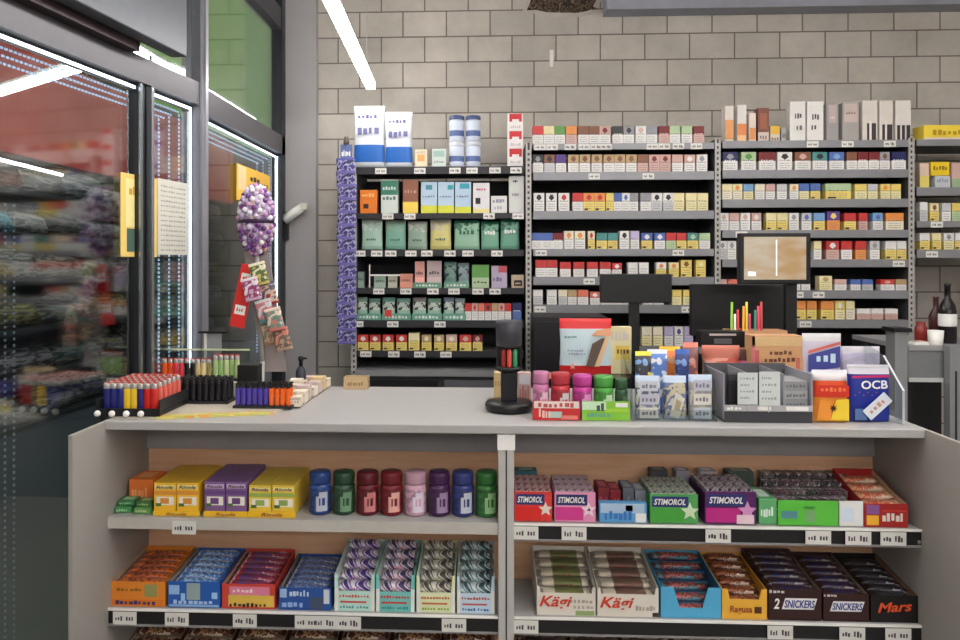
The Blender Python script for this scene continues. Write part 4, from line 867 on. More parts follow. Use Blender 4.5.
def lighter_proto(col, h=.08, r=.0115, metal=True):
    o = B().lathe([(r*.95, 0), (r, .003), (r, h*.76), (r*.96, h*.78)], [mat(col, .25)], n=12).build('lighter')
    for v in o.data.vertices: v.co.y *= .6
    hd = B().lathe([(r*.88, h*.78), (r*.9, h*.8), (r*.9, h*.96), (r*.7, h)], [mat((200, 196, 192), .3, .7) if metal else mat((30, 30, 32), .35)], n=12).build('lighter_head', o)
    for v in hd.data.vertices: v.co.y *= .6
    B().box(-.003, .009, -.004, .004, h*.97, h*1.03, mat((204, 60, 54) if metal else (20, 20, 22), .4)).build('thumb_button', o)
    return o
_lp = {}
def lighter(col, loc, label, group, h=.08, r=.0115, metal=True):
    key = (col, h, r, metal)
    if key not in _lp: _lp[key] = o = lighter_proto(col, h, r, metal); o.location = loc
    else: o = dup(_lp[key], loc)
    return tag(o, label, 'lighter', group)
# first lighter display: eight columns, five rows deep
LT = [((38, 40, 110), 'dark blue'), ((38, 40, 110), 'dark blue'), ((40, 44, 120), 'dark blue'), ((236, 196, 50), 'yellow'), ((236, 196, 50), 'yellow'), ((52, 44, 112), 'violet blue'), ((206, 40, 36), 'red'), ((206, 44, 40), 'red')]
t1 = empty('lighter_display', (UX(103, YF+.05), YF+.03, ZM)); tag(t1, 'black lighter tray with white round feet at the counter corner', 'display')
wT = UX(160, YF+.05)-UX(99, YF+.05)
B().box(-.012, wT-.004, 0, .22, .0, .016, BLACK).build('base', t1, bev=.002)
B().box(-.012, wT-.004, -.003, 0, .0, .024, BLACK).box(-.012, -.009, 0, .22, .016, .05, DARK).box(wT-.007, wT-.004, 0, .22, .016, .05, DARK).build('tray_rim', t1)
for q in range(4):
    rg = [(math.sin(PI*s/6)*.010, -math.cos(PI*s/6)*.010) for s in range(7)]
    B().lathe([(max(r, .0003), z) for r, z in rg], [WHITE], n=12).build('knob', t1, (.0+q*.045, -.014, .010))
for r_ in range(6):
    for c_ in range(8):
        col, nm = LT[c_]
        if c_ == 7 and r_ > 0: col, nm = (226, 110, 96), 'salmon red'
        lighter(col, (UX(107, YF+.05)+c_*.0212, YF+.05+r_*.035, ZM+.0165), '%s lighter in the white-footed tray, column %d, row %d from the front' % (nm, c_+1, r_+1), 'lighters in the corner tray', .083)
# black lighters
def lrow(px0, px1, Y, n_, rows, col, nm, traylab, z0, h, r, metal, grp, dy=.03):
    a, e = UX(px0, Y), UX(px1, Y)
    t = empty('lighter_display', ((a+e)/2, Y, z0)); tag(t, traylab, 'display')
    B().box(-(e-a)/2-.004, (e-a)/2+.004, -.012, rows*dy-.005, 0, .008, DARK).build('base', t)
    B().box(-(e-a)/2-.004, (e-a)/2+.004, rows*dy-.005, rows*dy-.002, 0, h*.6, mat((176, 186, 160), .3)).build('back_panel', t)
    for rr_ in range(rows):
        for c_ in range(n_):
            cc, cn = (col, nm) if not isinstance(col, list) else (col[c_], nm[c_])
            lighter(cc, (a+(e-a)*(c_+.5)/n_, Y+rr_*dy, z0+.0085), '%s lighter in the %s, column %d, row %d' % (cn, grp, c_+1, rr_+1), 'lighters in the '+grp, h, r, metal)
lrow(177, 228, 2.47, 8, 3, (30, 30, 34), 'black', 'dark tray holding the black lighters', ZM, .074, .0095, False, 'black lighter tray')
lrow(235, 291, 2.40, 10, 2, [(78, 64, 160)]*6+[(236, 104, 36)]*4, ['violet']*6+['orange']*4, 'dark tray holding the violet and orange lighters', ZM, .070, .0078, False, 'violet orange tray')
rs = tag(B().box(UX(160, 2.72)+.004, UX(241, 2.72), 2.68, 2.82, 0, .036, mat((206, 200, 190), .5)).build('display_riser', None, (0, 0, ZM), 0, .003), 'pale low riser carrying the rear row of lighters', 'riser')
lrow(162, 212, 2.72, 9, 1, [(230, 96, 40), (226, 84, 40), (214, 60, 70), (214, 60, 74), (32, 30, 32), (32, 30, 32), (206, 180, 130), (226, 206, 150), (150, 140, 90)], ['orange', 'orange', 'rose', 'rose', 'black', 'black', 'beige', 'cream', 'olive'], 'tray of mixed lighters on the riser', ZM+.037, .07, .0095, True, 'mixed tray on the riser')
lrow(213, 240, 2.72, 5, 1, [(170, 196, 130), (150, 186, 120), (190, 206, 150), (150, 180, 116), (190, 206, 150), (160, 186, 130)], ['pale green']*6, 'tray of pale green lighters on the riser', ZM+.037, .085, .0095, True, 'pale green tray')
ACR = clear((236, 240, 240), .03, .05, 'clear_acrylic'); ACE = mat((206, 208, 214), .2)
o = tag(B().box(UX(160, 2.69)-.028, UX(240, 2.69), 0, .004, 0, .10, ACR).box(UX(160, 2.69)-.028, UX(240, 2.69), -.001, .005, .10, .106, mat((214, 224, 180), .3)).build('acrylic_screen', None, (0, 2.80, ZM+.037)), 'clear screen with pale green top edge behind the rear lighters', 'screen')
carton('small_black_box', 'small black box above the violet lighters', 'box', 237, 257, 365.5, 2.60, ZM, .06, (24, 24, 26), [(.6, .7, .3, .45, (150, 150, 150))])
for i, (p0, p1, pt, Y, lab) in enumerate(((133, 150, 345.5, 2.78, 'grey stand with black top near the door stile'), (196, 224, 334, 2.80, 'grey stand with black top near the window trim'))):
    a, e, z1 = bx(p0, p1, pt, Y); st = empty('lighter_stand', ((a+e)/2, Y, ZM if i == 0 else ZM+.0)); tag(st, lab, 'stand'); w = e-a; h = z1-ZM
    if i == 1: st.location.y = 2.83
    B().box(-w*.3, w*.3, 0, .006, 0, h, mat((150, 152, 156), .3)).box(-w*.3, -w*.22, -.004, 0, 0, h, WHITE).build('body', st)
    B().box(-w/2, w/2, -.012, .012, h, h+.008, BLACK).build('top', st)
# pale paper packets along the mat's right edge
for i in range(7):
    for j in range(2):
        f = i/6; Y = 2.42+f*.38; a = UX(294+f*28-j*17, Y); c = random.choice([(226, 206, 190), (214, 190, 176), (232, 220, 200), (206, 186, 180), (226, 200, 150)])
        cc = tuple(int(q*.8) for q in c)
        q = B().box(-.022, .022, 0, .046, 0, .032+.008*((i+j) % 3), mat(c)).scrib(-.018, .018, .012, .02, -.0005, mat(cc), 4, i).front(-.02, .02, .022, .03, -.0005, mat(cc)).build('paper_packet', None, (a, Y, ZM), random.uniform(-.1, .1), .001)
        tag(q, 'pale rolling paper packet, %s from the front in the %s line by the mat edge' % (ORD[i], ['right', 'left'][j]), 'packet', 'pale paper packets beside the lighters')
# pump bottle and wooden box at the back edge
a = UX(310, 2.82); bt = tag(B().lathe([(.018, 0), (.02, .004), (.02, .06), (.012, .075), (.008, .08)], [mat((50, 54, 66), .3)], n=14).build('pump_bottle', None, (a-.03, 2.74+.06, ZM)), 'small dark pump bottle at the back of the mat', 'bottle')
B().lathe([(.007, .08), (.007, .10), (.011, .102), (.011, .115), (.004, .118)], [BLACK], n=12).box(-.006, .022, -.004, .004, .106, .113, BLACK).build('pump_head', bt)
b_ = tag(B().box(-.045, .045, 0, .004, 0, .045, mat((196, 170, 130))).box(-.045, .045, .05, .054, 0, .045, mat((196, 170, 130))).box(-.045, -.041, .004, .05, 0, .045, mat((190, 166, 126))).box(.041, .045, .004, .05, 0, .045, mat((190, 166, 126))).box(-.041, .041, .004, .05, 0, .004, mat((190, 166, 126))).scrib(-.03, .03, .014, .028, -.0006, mat((150, 120, 84)), 6, 2).build('wooden_tray', None, (UX(355, 2.78), 2.79, ZC_)), 'small light wooden box at the back edge of the counter', 'box')

# lollipop ball display
ls = empty('lollipop_display', (UX(262, 2.77), 2.775, ZM)); tag(ls, 'tall lollipop ball display standing beside the glass', 'display')
lsx, lsy = ls.location.x, ls.location.y
zb = UZ(219, 2.77); hb_ = zb-ZM; dx = UX(256, 2.77)-lsx
B().lathe([(.03, 0), (.03, .006), (.008, .012), (.008, .1)], [LGREY], n=14).tube((0, 0, .1), (dx, 0, hb_-.1), .008, LGREY).build('pole', ls)
R = [(max(math.sin(PI*s/12)*.062, .0004), -math.cos(PI*s/12)*.128) for s in range(13)]
B().lathe([(r, z+hb_) for r, z in R], [pat([(150, 130, 160), (196, 190, 206), (110, 84, 130), (206, 180, 170)], 70, 'cells')], (dx, 0, 0), 18).build('ball', ls)
B().lathe([(.0635, hb_-.014), (.066, hb_-.012), (.066, hb_-.002), (.0635, hb_)], [mat((50, 24, 60))], (dx, 0, 0), 18).build('band', ls)
# backing card with the red sign
cd = B(); cc = [(.0, .06), (.09, .06), (.02, hb_-.12), (-.075, hb_-.12)]
cd.prism([(p_[0], p_[1]) for p_ in cc], 'y', .012, .016, mat((150, 140, 140), .4)); cd.build('backing_card', ls)
r0 = onx(240, 265, lsx, 0, 0); rs_ = B().box(-.028, .028, -.002, .002, -.118, .118, mat((214, 44, 40)))
rs_.front(-.02, .02, .05, .085, -.0026, WHITE); rs_.front(-.02, .02, -.07, -.035, -.0026, WHITE); rs_.scrib(-.014, .014, .062, .074, -.003, k('R'), 3, 2); rs_.scrib(-.014, .014, -.058, -.046, -.003, k('R'), 3, 4)
o = rs_.build('red_sign', ls); x, z = U(243, 296, 2.74); o.location = (x-lsx, -.035, z-ZM); o.rotation_euler = (0, .2, 0); o['label'] = 'tilted red strip with white fields'
lp = B(); rg = [(max(math.sin(PI*s/6)*.010, .0003), -math.cos(PI*s/6)*.010) for s in range(7)]
LPM = []
for c in ((226, 220, 226), (126, 84, 150), (196, 150, 190), (190, 176, 206), (110, 60, 120), (210, 150, 130)):
    LPM.append(B().lathe(rg, [mat(c, .25)], n=8).mesh('lollipop'))
names_l = ['white', 'purple', 'pink violet', 'lavender', 'dark purple', 'peach']
cnt = 0; ga = PI*(3-5**.5)
for i in range(170):
    u = 1-2*(i+.5)/170; th = ga*i; q = math.sqrt(1-u*u)
    x, y, z = .064*q*math.cos(th), .064*q*math.sin(th), .130*u
    if y > .02 or abs(z+.007) < .012: continue
    c_ = random.choices(range(6), [5, 3, 2, 4, 2, 1] if z > 0 else [2, 5, 3, 2, 4, 2])[0]
    o = put('lollipop', LPM[c_], None, (lsx+dx+x, lsy+y, ZM+hb_+z))
    tag(o, '%s lollipop stuck in the %s half of the ball display' % (names_l[c_], 'upper' if z > 0 else 'lower'), 'lollipop', '%s lollipops in the %s half of the ball' % (names_l[c_], 'upper' if z > 0 else 'lower'))
bagc = [[(206, 190, 110), (90, 110, 60), (226, 220, 190)], [(200, 170, 190), (150, 60, 110), (226, 214, 220)], [(160, 60, 60), (206, 180, 160), (90, 90, 110)], [(96, 140, 140), (206, 120, 130), (200, 206, 206)], [(200, 120, 110), (110, 140, 130), (220, 200, 180)], [(150, 120, 96), (196, 160, 140), (120, 130, 110)], [(176, 150, 130), (110, 96, 84), (206, 130, 110)]]
bagn = ['yellow green', 'pink', 'dark red', 'teal and pink', 'coral', 'brown', 'beige']
for i, (px, py) in enumerate(((262, 285), (256, 300), (270, 305), (268, 322), (279, 330), (272, 345), (285, 350))):
    x, z = U(px, py, 2.73)
    o = pouch_mesh(.062, .085, .016, [(.12, mat(bagc[i][0])), (.88, pat(bagc[i], 40)), (1, mat(bagc[i][2]))]).build('candy_bag', None, (x, lsy-.012-.020*((i+1) % 3+1)*.9, max(z, ZM))); o.rotation_euler = (0, -.25, 0)
    tag(o, '%s small candy bag hanging on the display under the lollipop ball' % bagn[i], 'bag', 'candy bags under the lollipop ball')
# white spotlight on the column
x, z = U(290, 216, 4.15)
sp = empty('wall_spotlight', (x, 4.19, z)); tag(sp, 'white spotlight on a black bracket at the grey column', 'spotlight')
B().tube((-.03, -.035, -.02), (.07, -.05, .045), .03, mat((214, 212, 206), .4), 14, .024).build('lamp_head', sp); B().box(.06, .10, -.06, -.03, .035, .07, mat((200, 196, 186), .4)).build('lamp_cap', sp)
B().box(-.058, -.014, -.03, 0, -.13, .02, BLACK).tube((-.05, -.02, -.025), (-.01, -.035, -.018), .024, BLACK).build('bracket', sp)

# ------------------------------------------------------------------ on the counter: middle
# black round stand with a small display on top
DY = 2.42; x = UX(509, DY); vs = empty('vape_display', (x, DY, ZC_)); tag(vs, 'black round pillar display stand on the counter', 'display')
sc_ = 2.42/750
B().lathe([(.070, 0), (.076, .006), (.078, .022), (.072, .030), (.03, .032)], [mat((24, 24, 26), .3)], n=28).build('base', vs)
B().box(-.026, .026, -.022, .022, .031, .125, mat((26, 26, 32), .35)).build('post', vs, bev=.003)
B().lathe([(.030, .125), (.042, .130), (.042, .142), (.03, .142)], [BLACK], n=22).box(-.040, .040, .006, .018, .142, .206, BLACK).box(-.041, -.036, -.012, .006, .142, .206, BLACK).box(.036, .041, -.012, .006, .142, .206, BLACK).build('holder', vs)
B().lathe([(.036, .205), (.042, .21), (.042, .285), (.038, .290)], [mat((62, 62, 68), .35)], n=24).build('drum', vs)
for i, (c, nm) in enumerate((((150, 44, 44), 'red'), ((206, 80, 70), 'coral'), ((60, 150, 100), 'green'))):
    a_ = -PI/2+(-.75+.75*i)
    o = B().lathe([(.007, 0), (.0075, .004), (.0075, .05), (.005, .056)], [mat(c, .3)], n=10).build('vape_pen', None, (x+.026*math.cos(a_), DY+.026*math.sin(a_)-.004, ZC_+.1425)); tag(o, '%s small vape pen in the pillar display' % nm, 'vape pen', 'vape pens in the pillar display')
carton('beige_packet', 'narrow beige packet behind the black pillar display', 'packet', 494, 503, 373, 2.60, ZC_, .05, (214, 190, 140), [(.1, .9, .5, .7, (190, 150, 100), '#3')])
carton('clear_packet', 'pale pink clear packet right of the pillar display', 'packet', 518, 531, 373, 2.50, ZC_, .04, (206, 176, 170), [(.1, .9, .2, .6, (196, 130, 120), '#4'), (.1, .9, .65, .95, (206, 206, 210))])
# gum tray red/green with jars
YT = 2.27
tr = tray('red low tray holding gum jars on the counter', 533, 580, ZC_, .058, .04, .022, (196, 44, 44), [(.02, .98, .62, .98, (226, 214, 206)), (.12, .4, .12, .6, (240, 190, 180), '#4'), (.32, .62, .12, .45, (176, 196, 190)), (.6, .95, .05, .25, (226, 130, 120)), (.1, .9, .66, .9, (190, 90, 90), '#7')], Y=YT)
tr2 = tray('green low tray holding gum jars on the counter', 582, 630, ZC_, .058, .04, .022, (132, 194, 62), [(.0, .5, .55, .98, (196, 226, 190)), (.1, .6, .18, .4, (96, 160, 150), '#6'), (.5, .98, .45, .62, (160, 206, 60)), (.3, .48, .5, .9, (70, 80, 80), '#2'), (.7, .95, .7, .92, (230, 230, 226))], Y=YT)
gm = 'gum tubs in the red and green trays'
for i, (pc, w_, pt, c, c2, nm) in enumerate(((541.5, 17, 373, (206, 130, 170), (226, 190, 206), 'pale pink gum tub, leftmost in the red tray'), (561.5, 19.5, 374, (196, 60, 70), (206, 214, 214), 'red and silver gum tub in the red tray'), (583.5, 20, 376, (206, 70, 160), (226, 150, 206), 'magenta gum tub behind the joint of the trays'), (605, 20, 377, (84, 170, 74), (196, 226, 190), 'bright green gum tub in the green tray'), (623, 13, 380, (60, 96, 66), (90, 130, 90), 'dark green gum tub at the tray end'))):
    jar(nm, pc, w_, pt, YT+.055, ZC_+.0005, c, c2, gm, 'gum_tub', 16)
# acrylic shelf above the tubs with the red topped pouch
ac = empty('acrylic_stand', (UX(583, 2.46), 2.46, ZC_)); tag(ac, 'clear acrylic stand behind the gum tubs', 'stand'); w = UX(629, 2.46)-UX(583, 2.46)
B().box(-w, w, -.008, .12, .098, .102, ACR).build('shelf', ac); B().box(w-.004, w, -.008, .12, 0, .0975, ACR).build('side_panel', ac); B().box(-w, -w+.004, -.008, .12, 0, .0975, ACR).build('side_panel', ac)
B().box(-w, -w*.42, -.011, -.008, .098, .116, mat((232, 150, 110))).build('front_strip', ac)
def exp(b, w, h, y):
    y -= .003
    b.quad([(w*.0, y, h*.16), (w*.2, y, h*.16), (w*.42, y, h*.66), (w*.30, y, h*.66), (w*.12, y, h*.56)], mat((96, 80, 70), .4))
    b.quad([(w*.16, y-.0005, h*.16), (w*.26, y-.0005, h*.16), (w*.46, y-.0005, h*.70), (w*.38, y-.0005, h*.70)], mat((222, 186, 146), .4))
    b.quad([(w*.10, y, h*.70), (w*.48, y, h*.70), (w*.48, y, h*.84), (w*.2, y, h*.80)], mat((232, 170, 130), .4))
    b.scrib(-w*.42, -w*.18, h*.66, h*.70, y, mat((90, 130, 140)), 7, 2); b.scrib(-w*.36, -w*.04, h*.42, h*.46, y, mat((150, 160, 176)), 7, 4); b.scrib(-w*.34, w*.0, h*.36, h*.40, y, mat((150, 160, 176)), 7, 5)
    star(b, -w*.26, h*.16, w*.07, y, mat((232, 150, 140)))
pouch('filter_pouch', 'red topped pouch standing above the gum tubs', 'pouch', 560, 612, 319, 2.49, ZC_+.103, .03, [(.17, (196, 36, 38)), (.82, (196, 216, 222)), (1.0, (220, 48, 50))], extra=exp)
carton('filter_box', 'cream and yellow packet behind the red topped pouch', 'packet', 609, 631.5, 327, 2.53, ZC_+.103, .03, (226, 214, 170), [(.3, .9, .3, .6, (232, 200, 90)), (.35, .9, .42, .52, (120, 80, 40), '#4'), (.1, .9, .7, .9, (206, 196, 190), '#5')])
# clear packs of little boxes
cb = empty('filter_bin', (UX(675, 2.27), 2.27, ZC_)); tag(cb, 'clear acrylic bin holding bluish filter bags', 'bin'); w = (UX(717, 2.27)-UX(633, 2.27))/2
B().box(-w, w, 0, .003, 0, .035, ACR).build('front_panel', cb)
for s in (-1, 1): B().prism([(.003, 0), (.2, 0), (.2, .19), (.03, .12), (.003, .035)], 'x', s*w-.002, s*w+.002, ACR).build('side_panel', cb)
B().box(-w, w, .2, .203, 0, .19, ACR).build('back_panel', cb)
FC = [[(150, 160, 186), (206, 206, 200), (96, 106, 140), (226, 224, 214)], [(206, 204, 196), (110, 124, 160), (190, 180, 150), (80, 96, 130)], [(206, 204, 196), (190, 186, 176), (170, 170, 170), (220, 214, 200)]]
for i, (p0, p1, pt, nm) in enumerate(((636.5, 661.5, 377, 'left one'), (664.5, 688, 377, 'middle one, slanted'), (690.5, 714, 376, 'right one'))):
    def ex(b, w, h, y, i=i):
        y -= .002
        for q in range(3 if i != 1 else 0):
            b.front(-w*.38, w*.36, h*(.05+.31*q), h*(.29+.31*q), y, mat([(222, 218, 208), (190, 192, 206), (200, 206, 216)][(q+i) % 3], .3)); b.scrib(-w*.3, w*.3, h*(.12+.31*q), h*(.22+.31*q), y-.0006, mat((130, 124, 140)), 4, q+i)
        if i == 1:
            b.quad([(-w*.3, y, h*.1), (w*.1, y, h*.05), (w*.36, y, h*.5), (-w*.02, y, h*.66)], mat((214, 210, 196), .3)); b.quad([(-w*.1, y-.0005, h*.25), (w*.12, y-.0005, h*.22), (w*.22, y-.0005, h*.42), (0, y-.0005, h*.5)], mat((170, 160, 130), .3))
    pouch('filter_bag', 'clear bag of blue grey filter boxes, '+nm, 'bag', p0, p1, pt, 2.285, ZC_+.0, .045, [(.1, (170, 178, 196)), (.85, pat(FC[i], 24)), (1, (190, 206, 224))], 'filter bags in the clear bin', extra=ex)
for i, (p0, p1, pt, c, nm) in enumerate(((636, 652, 352, [(226, 214, 80), (60, 60, 66), (120, 160, 210)], 'yellow and blue'), (648, 668, 350, [(206, 214, 226), (90, 130, 200), (226, 226, 230)], 'white and blue'), (660, 681, 347, [(236, 180, 50), (226, 130, 60), (206, 170, 130)], 'orange yellow'), (676, 690, 350, [(50, 90, 170), (40, 60, 120), (120, 150, 200)], 'deep blue'), (684, 699, 343, [(214, 120, 100), (130, 84, 80), (206, 150, 140)], 'salmon'))):
    pouch('filter_bag', '%s bag leaning behind the clear filter bags' % nm, 'bag', p0, p1, pt, 2.36+.027*(i % 3), ZC_, .024, [(.7, pat(c[::-1], 22)), (.93, pat(c, 14)), (1, c[0])], 'bags behind the clear filter bags')
# grey dispenser with two white cards
gd = empty('tube_dispenser', (UX(768, 2.27), 2.27, ZC_)); tag(gd, 'grey compartment dispenser with two white cards on the counter', 'dispenser')
w = (UX(812, 2.27)-UX(724, 2.27))/2; h = UZ(372, 2.27, 768)-ZC_
DG = mat((92, 92, 96), .4)
B().box(-w, w, 0, .2, 0, .008, DG).box(-w, w, -.002, 0, 0, .036, mat((58, 58, 62), .4)).box(-w, w, .2, .204, 0, h, DG).build('body', gd)
for q in (-1, -.42, .36, 1): B().box(w*q-.002, w*q+.002, .0, .2, .0085, h*.96, mat((150, 150, 158), .3)).build('divider', gd)
B().box(-w, w, -.005, -.002, .034, .052, mat((176, 176, 178), .4)).scrib(-w*.95, -w*.6, .038, .048, -.0056, WHITE, 4, 2).front(-w*.25, w*.05, .037, .049, -.0056, WHITE).front(w*.4, w*.9, .037, .049, -.0056, WHITE).build('label_rail', gd)
for i, (p0, p1) in enumerate(((738.5, 758.5), (760, 781))):
    a, e, z1 = bx(p0, p1, 373-i, 2.255); z0 = UZ(405+i, 2.255, 760); hh = z1-z0
    b = B().box(0, e-a, 0, .0012, 0, hh, mat((206, 212, 210), .4))
    for q in range(4): b.scrib((e-a)*.12, (e-a)*(.6+.25*((q+i) % 2)), hh*(.18+.2*q), hh*(.25+.2*q), -.0004, mat((150, 156, 156)), 5, q+i)
    B().front(0, .001, 0, .001, 0, WHITE)
    o = b.build('price_card', gd, (a-gd.location.x, -.0085, z0-ZC_)); o['label'] = '%s white card' % ['left', 'right']
    o['label'] = ['left white card', 'right white card'][i]
    B().box((e-a)*.45, (e-a)*.5, .0013, .004, -.02, hh*.3, LGREY).build('card_clip', o)
for i in range(4):
    a, e = UX(784, 2.29), UX(808, 2.29)
    q = B().box(0, e-a, 0, .12, 0, .027, mat((150, 152, 154) if i % 2 else (166, 168, 168), .4)).scrib((e-a)*.1, (e-a)*.9, .008, .018, -.0006, mat((110, 112, 116)), 6, i).build('tube_carton', None, (a, 2.29, ZC_+.0095+i*.0278), 0, .001)
    tag(q, 'flat grey carton in the dispenser, %s from the bottom' % ORD[i], 'carton', 'grey cartons in the dispenser')
pouch('black_pouch', 'black pouch in the left compartment of the dispenser', 'pouch', 728, 739, 372, 2.30, ZC_+.0095, .02, [(.8, (40, 40, 42)), (1, (60, 60, 62))])
pouch('orange_pouch', 'salmon orange pouch above the left dispenser compartment', 'pouch', 703, 741, 346, 2.44+.04, ZC_, .03, [(.8, pat([(226, 130, 104), (240, 170, 150), (214, 100, 84)], 16)), (1, (206, 120, 100))])
o = carton('kraft_carton', 'brown kraft carton with handwriting above the dispenser', 'carton', 752, 803, 336, 2.485, ZC_, .07, (206, 158, 112), [(.34, .8, .74, .80, (110, 70, 50), '#5'), (.24, .85, .64, .70, (100, 60, 44), '#7'), (.0, .06, .3, 1, (206, 110, 120)), (.06, .14, .42, .8, (190, 96, 90)), (.0, 1, .86, .99, (216, 180, 130)), (.86, .94, .4, .7, (196, 110, 90))])
pouch('rolling_bag', 'dark red packet between the salmon pouch and kraft carton', 'packet', 739, 752, 350, 2.53, ZC_, .02, [(.75, (110, 30, 40)), (.8, (214, 120, 170)), (1, (90, 60, 60))])
# camera like black object and cups behind
cm = tag(B().box(-.075, .075, -.03, .03, 0, .055, BLACK).box(-.03, .03, -.032, -.03, .012, .03, mat((90, 90, 94), .3)).build('card_terminal', None, (UX(720, 2.64), 2.64, ZC_+.185), 0, .012), 'black card terminal on a holder behind the salmon pouch', 'terminal')
B().box(-.02, .02, -.02, .02, -.185, 0, DARK).build('holder', cm); B().box(-.045, .045, -.031, -.03, .040, .047, mat((190, 180, 176))).build('paper_slot', cm)
tb = UZ(330, 2.70, 758)-ZC_; xw = (UX(784, 2.70)-UX(727, 2.70))/2; KB = mat((206, 160, 120), .6)
ph = tag(B().box(-xw, xw, -.03, -.027, 0, tb, KB).box(-xw, xw, .047, .05, 0, tb, KB).box(-xw, -xw+.003, -.027, .047, 0, tb, KB).box(xw-.003, xw, -.027, .047, 0, tb, KB).box(-xw, xw, -.03, .05, 0, .004, KB).scrib(-xw*.6, xw*.6, tb*.55, tb*.62, -.0306, mat((170, 120, 84)), 7, 3).build('stick_box', None, (UX(755.5, 2.70), 2.70, ZC_)), 'open tan cardboard box with coloured sticks behind the kraft carton', 'box')
SC = [((140, 190, 60), 'lime'), ((236, 226, 220), 'white'), ((214, 50, 50), 'red'), ((240, 160, 50), 'orange'), ((206, 200, 60), 'yellow green'), ((214, 80, 120), 'pink'), ((60, 130, 110), 'teal'), ((226, 60, 96), 'rose'), ((190, 60, 50), 'brick red')]
for i, (c, nm) in enumerate(SC):
    px = 731+i*3.9; a = UX(px, 2.71); top = UZ(302+4*((i*3) % 4), 2.71, px)
    q = B().tube((.004*((i % 3)-1), 0, ZC_+.0105-top), (0, 0, 0), .0042, mat(c, .35), 8).build('drinking_stick', None, (a, 2.71+.010*((i % 3)-1), top)); tag(q, '%s stick in the tan box behind the counter goods' % nm, 'stick', 'coloured sticks in the tan box')
# right end pouches
def ex1(b, w, h, y):
    y -= .002; b.scrib(-w*.2, w*.34, h*.62, h*.74, y, mat((200, 226, 240)), 3, 3); b.quad([(-w*.4, y+.0005, h*.5), (w*.42, y+.0005, h*.56), (w*.42, y+.0005, h*.84), (-w*.4, y+.0005, h*.72)], mat((70, 76, 150), .4)); b.quad([(-w*.4, y, h*.74), (w*.42, y, h*.86), (w*.42, y, h*.9), (-w*.4, y, h*.78)], mat((226, 120, 110), .4))
pouch('filter_pouch', 'white and violet pouch standing behind the orange one', 'pouch', 804, 843, 334, 2.47, ZC_, .03, [(.42, (196, 194, 214)), (.9, (206, 200, 214)), (1, (206, 206, 206))], extra=ex1)
pouch('filter_pouch', 'pale lavender pouch behind the dark blue one', 'pouch', 843, 882, 347, 2.47, ZC_, .03, [(.6, (196, 190, 206)), (.9, pat([(206, 200, 214), (190, 180, 206), (176, 170, 190)], 14)), (1, (196, 192, 200))])
def ex2(b, w, h, y):
    y -= .002
    b.front(-w*.46, w*.46, h*.50, h*.72, y, mat((214, 54, 36), .35)); b.scrib(-w*.34, w*.4, h*.6, h*.68, y-.0006, mat((240, 130, 80)), 6, 3)
    b.quad([(-w*.05, y, h*.06), (w*.46, y, h*.04), (w*.46, y, h*.46), (w*.1, y, h*.44)], mat((240, 206, 60), .35)); b.quad([(-w*.44, y, h*.05), (-w*.06, y, h*.05), (0, y, h*.42), (-w*.36, y, h*.44)], mat((236, 150, 60), .35))
    star(b, w*.02, h*.28, w*.12, y-.0008, mat((70, 40, 24), .4), 7)
pouch('filter_pouch', 'orange and yellow pouch with a dark spot, front right', 'pouch', 814.5, 850, 371, 2.275, ZC_, .04, [(.05, (240, 170, 60)), (.48, (238, 150, 56)), (.8, (226, 90, 44)), (.93, (214, 206, 206)), (1, (206, 206, 212))], extra=ex2)
def ex3(b, w, h, y):
    y -= .002; b.quad([(-w*.48, y, h*.78), (w*.4, y, h*.80), (w*.4, y, h*.84), (-w*.48, y, h*.82)], mat((206, 50, 110), .4))
    for i in range(6): star(b, -w*.4+w*.1*i, h*(.48+.05*(i % 2)), w*.02, y, mat((190, 100, 150), .4))
    b.front(-w*.4, -w*.12, h*.04, h*.24, y, mat((90, 120, 170), .4))
o = pouch('filter_pouch', 'dark blue pouch with white letters, far right', 'pouch', 850.5, 893, 366, 2.285, ZC_, .045, [(.78, (32, 50, 146)), (.84, (40, 50, 140)), (.95, (206, 204, 212)), (1, (196, 194, 200))], extra=ex3, texts=[('OCB', .56, .665, .62, .15, (240, 240, 244), 0, -.03)])
x, z = U(880, 407, 2.26)
B().box(-.042, .042, -.001, .001, -.018, .018, mat((214, 222, 230), .4)).scrib(-.03, .03, -.006, .008, -.0016, mat((206, 150, 130)), 4, 3).build('price_card', o, (x-o.location.x, -.034, z-o.location.z)).rotation_euler = (0, -.75, 0)
sd = tag(B().prism([(2.25, 0), (2.50, 0), (2.50, .22), (2.36, .19), (2.25, .10)], 'x', -.002, .002, ACR).prism([(2.25, 0), (2.254, 0), (2.254, .10), (2.25, .10)], 'x', -.0025, .0025, ACE).prism([(2.25, .097), (2.36, .187), (2.36, .191), (2.25, .101)], 'x', -.0025, .0025, ACE).build('acrylic_screen', None, (UX(902, 2.26), 0, ZC_)), 'clear acrylic end panel right of the blue pouch', 'acrylic panel')
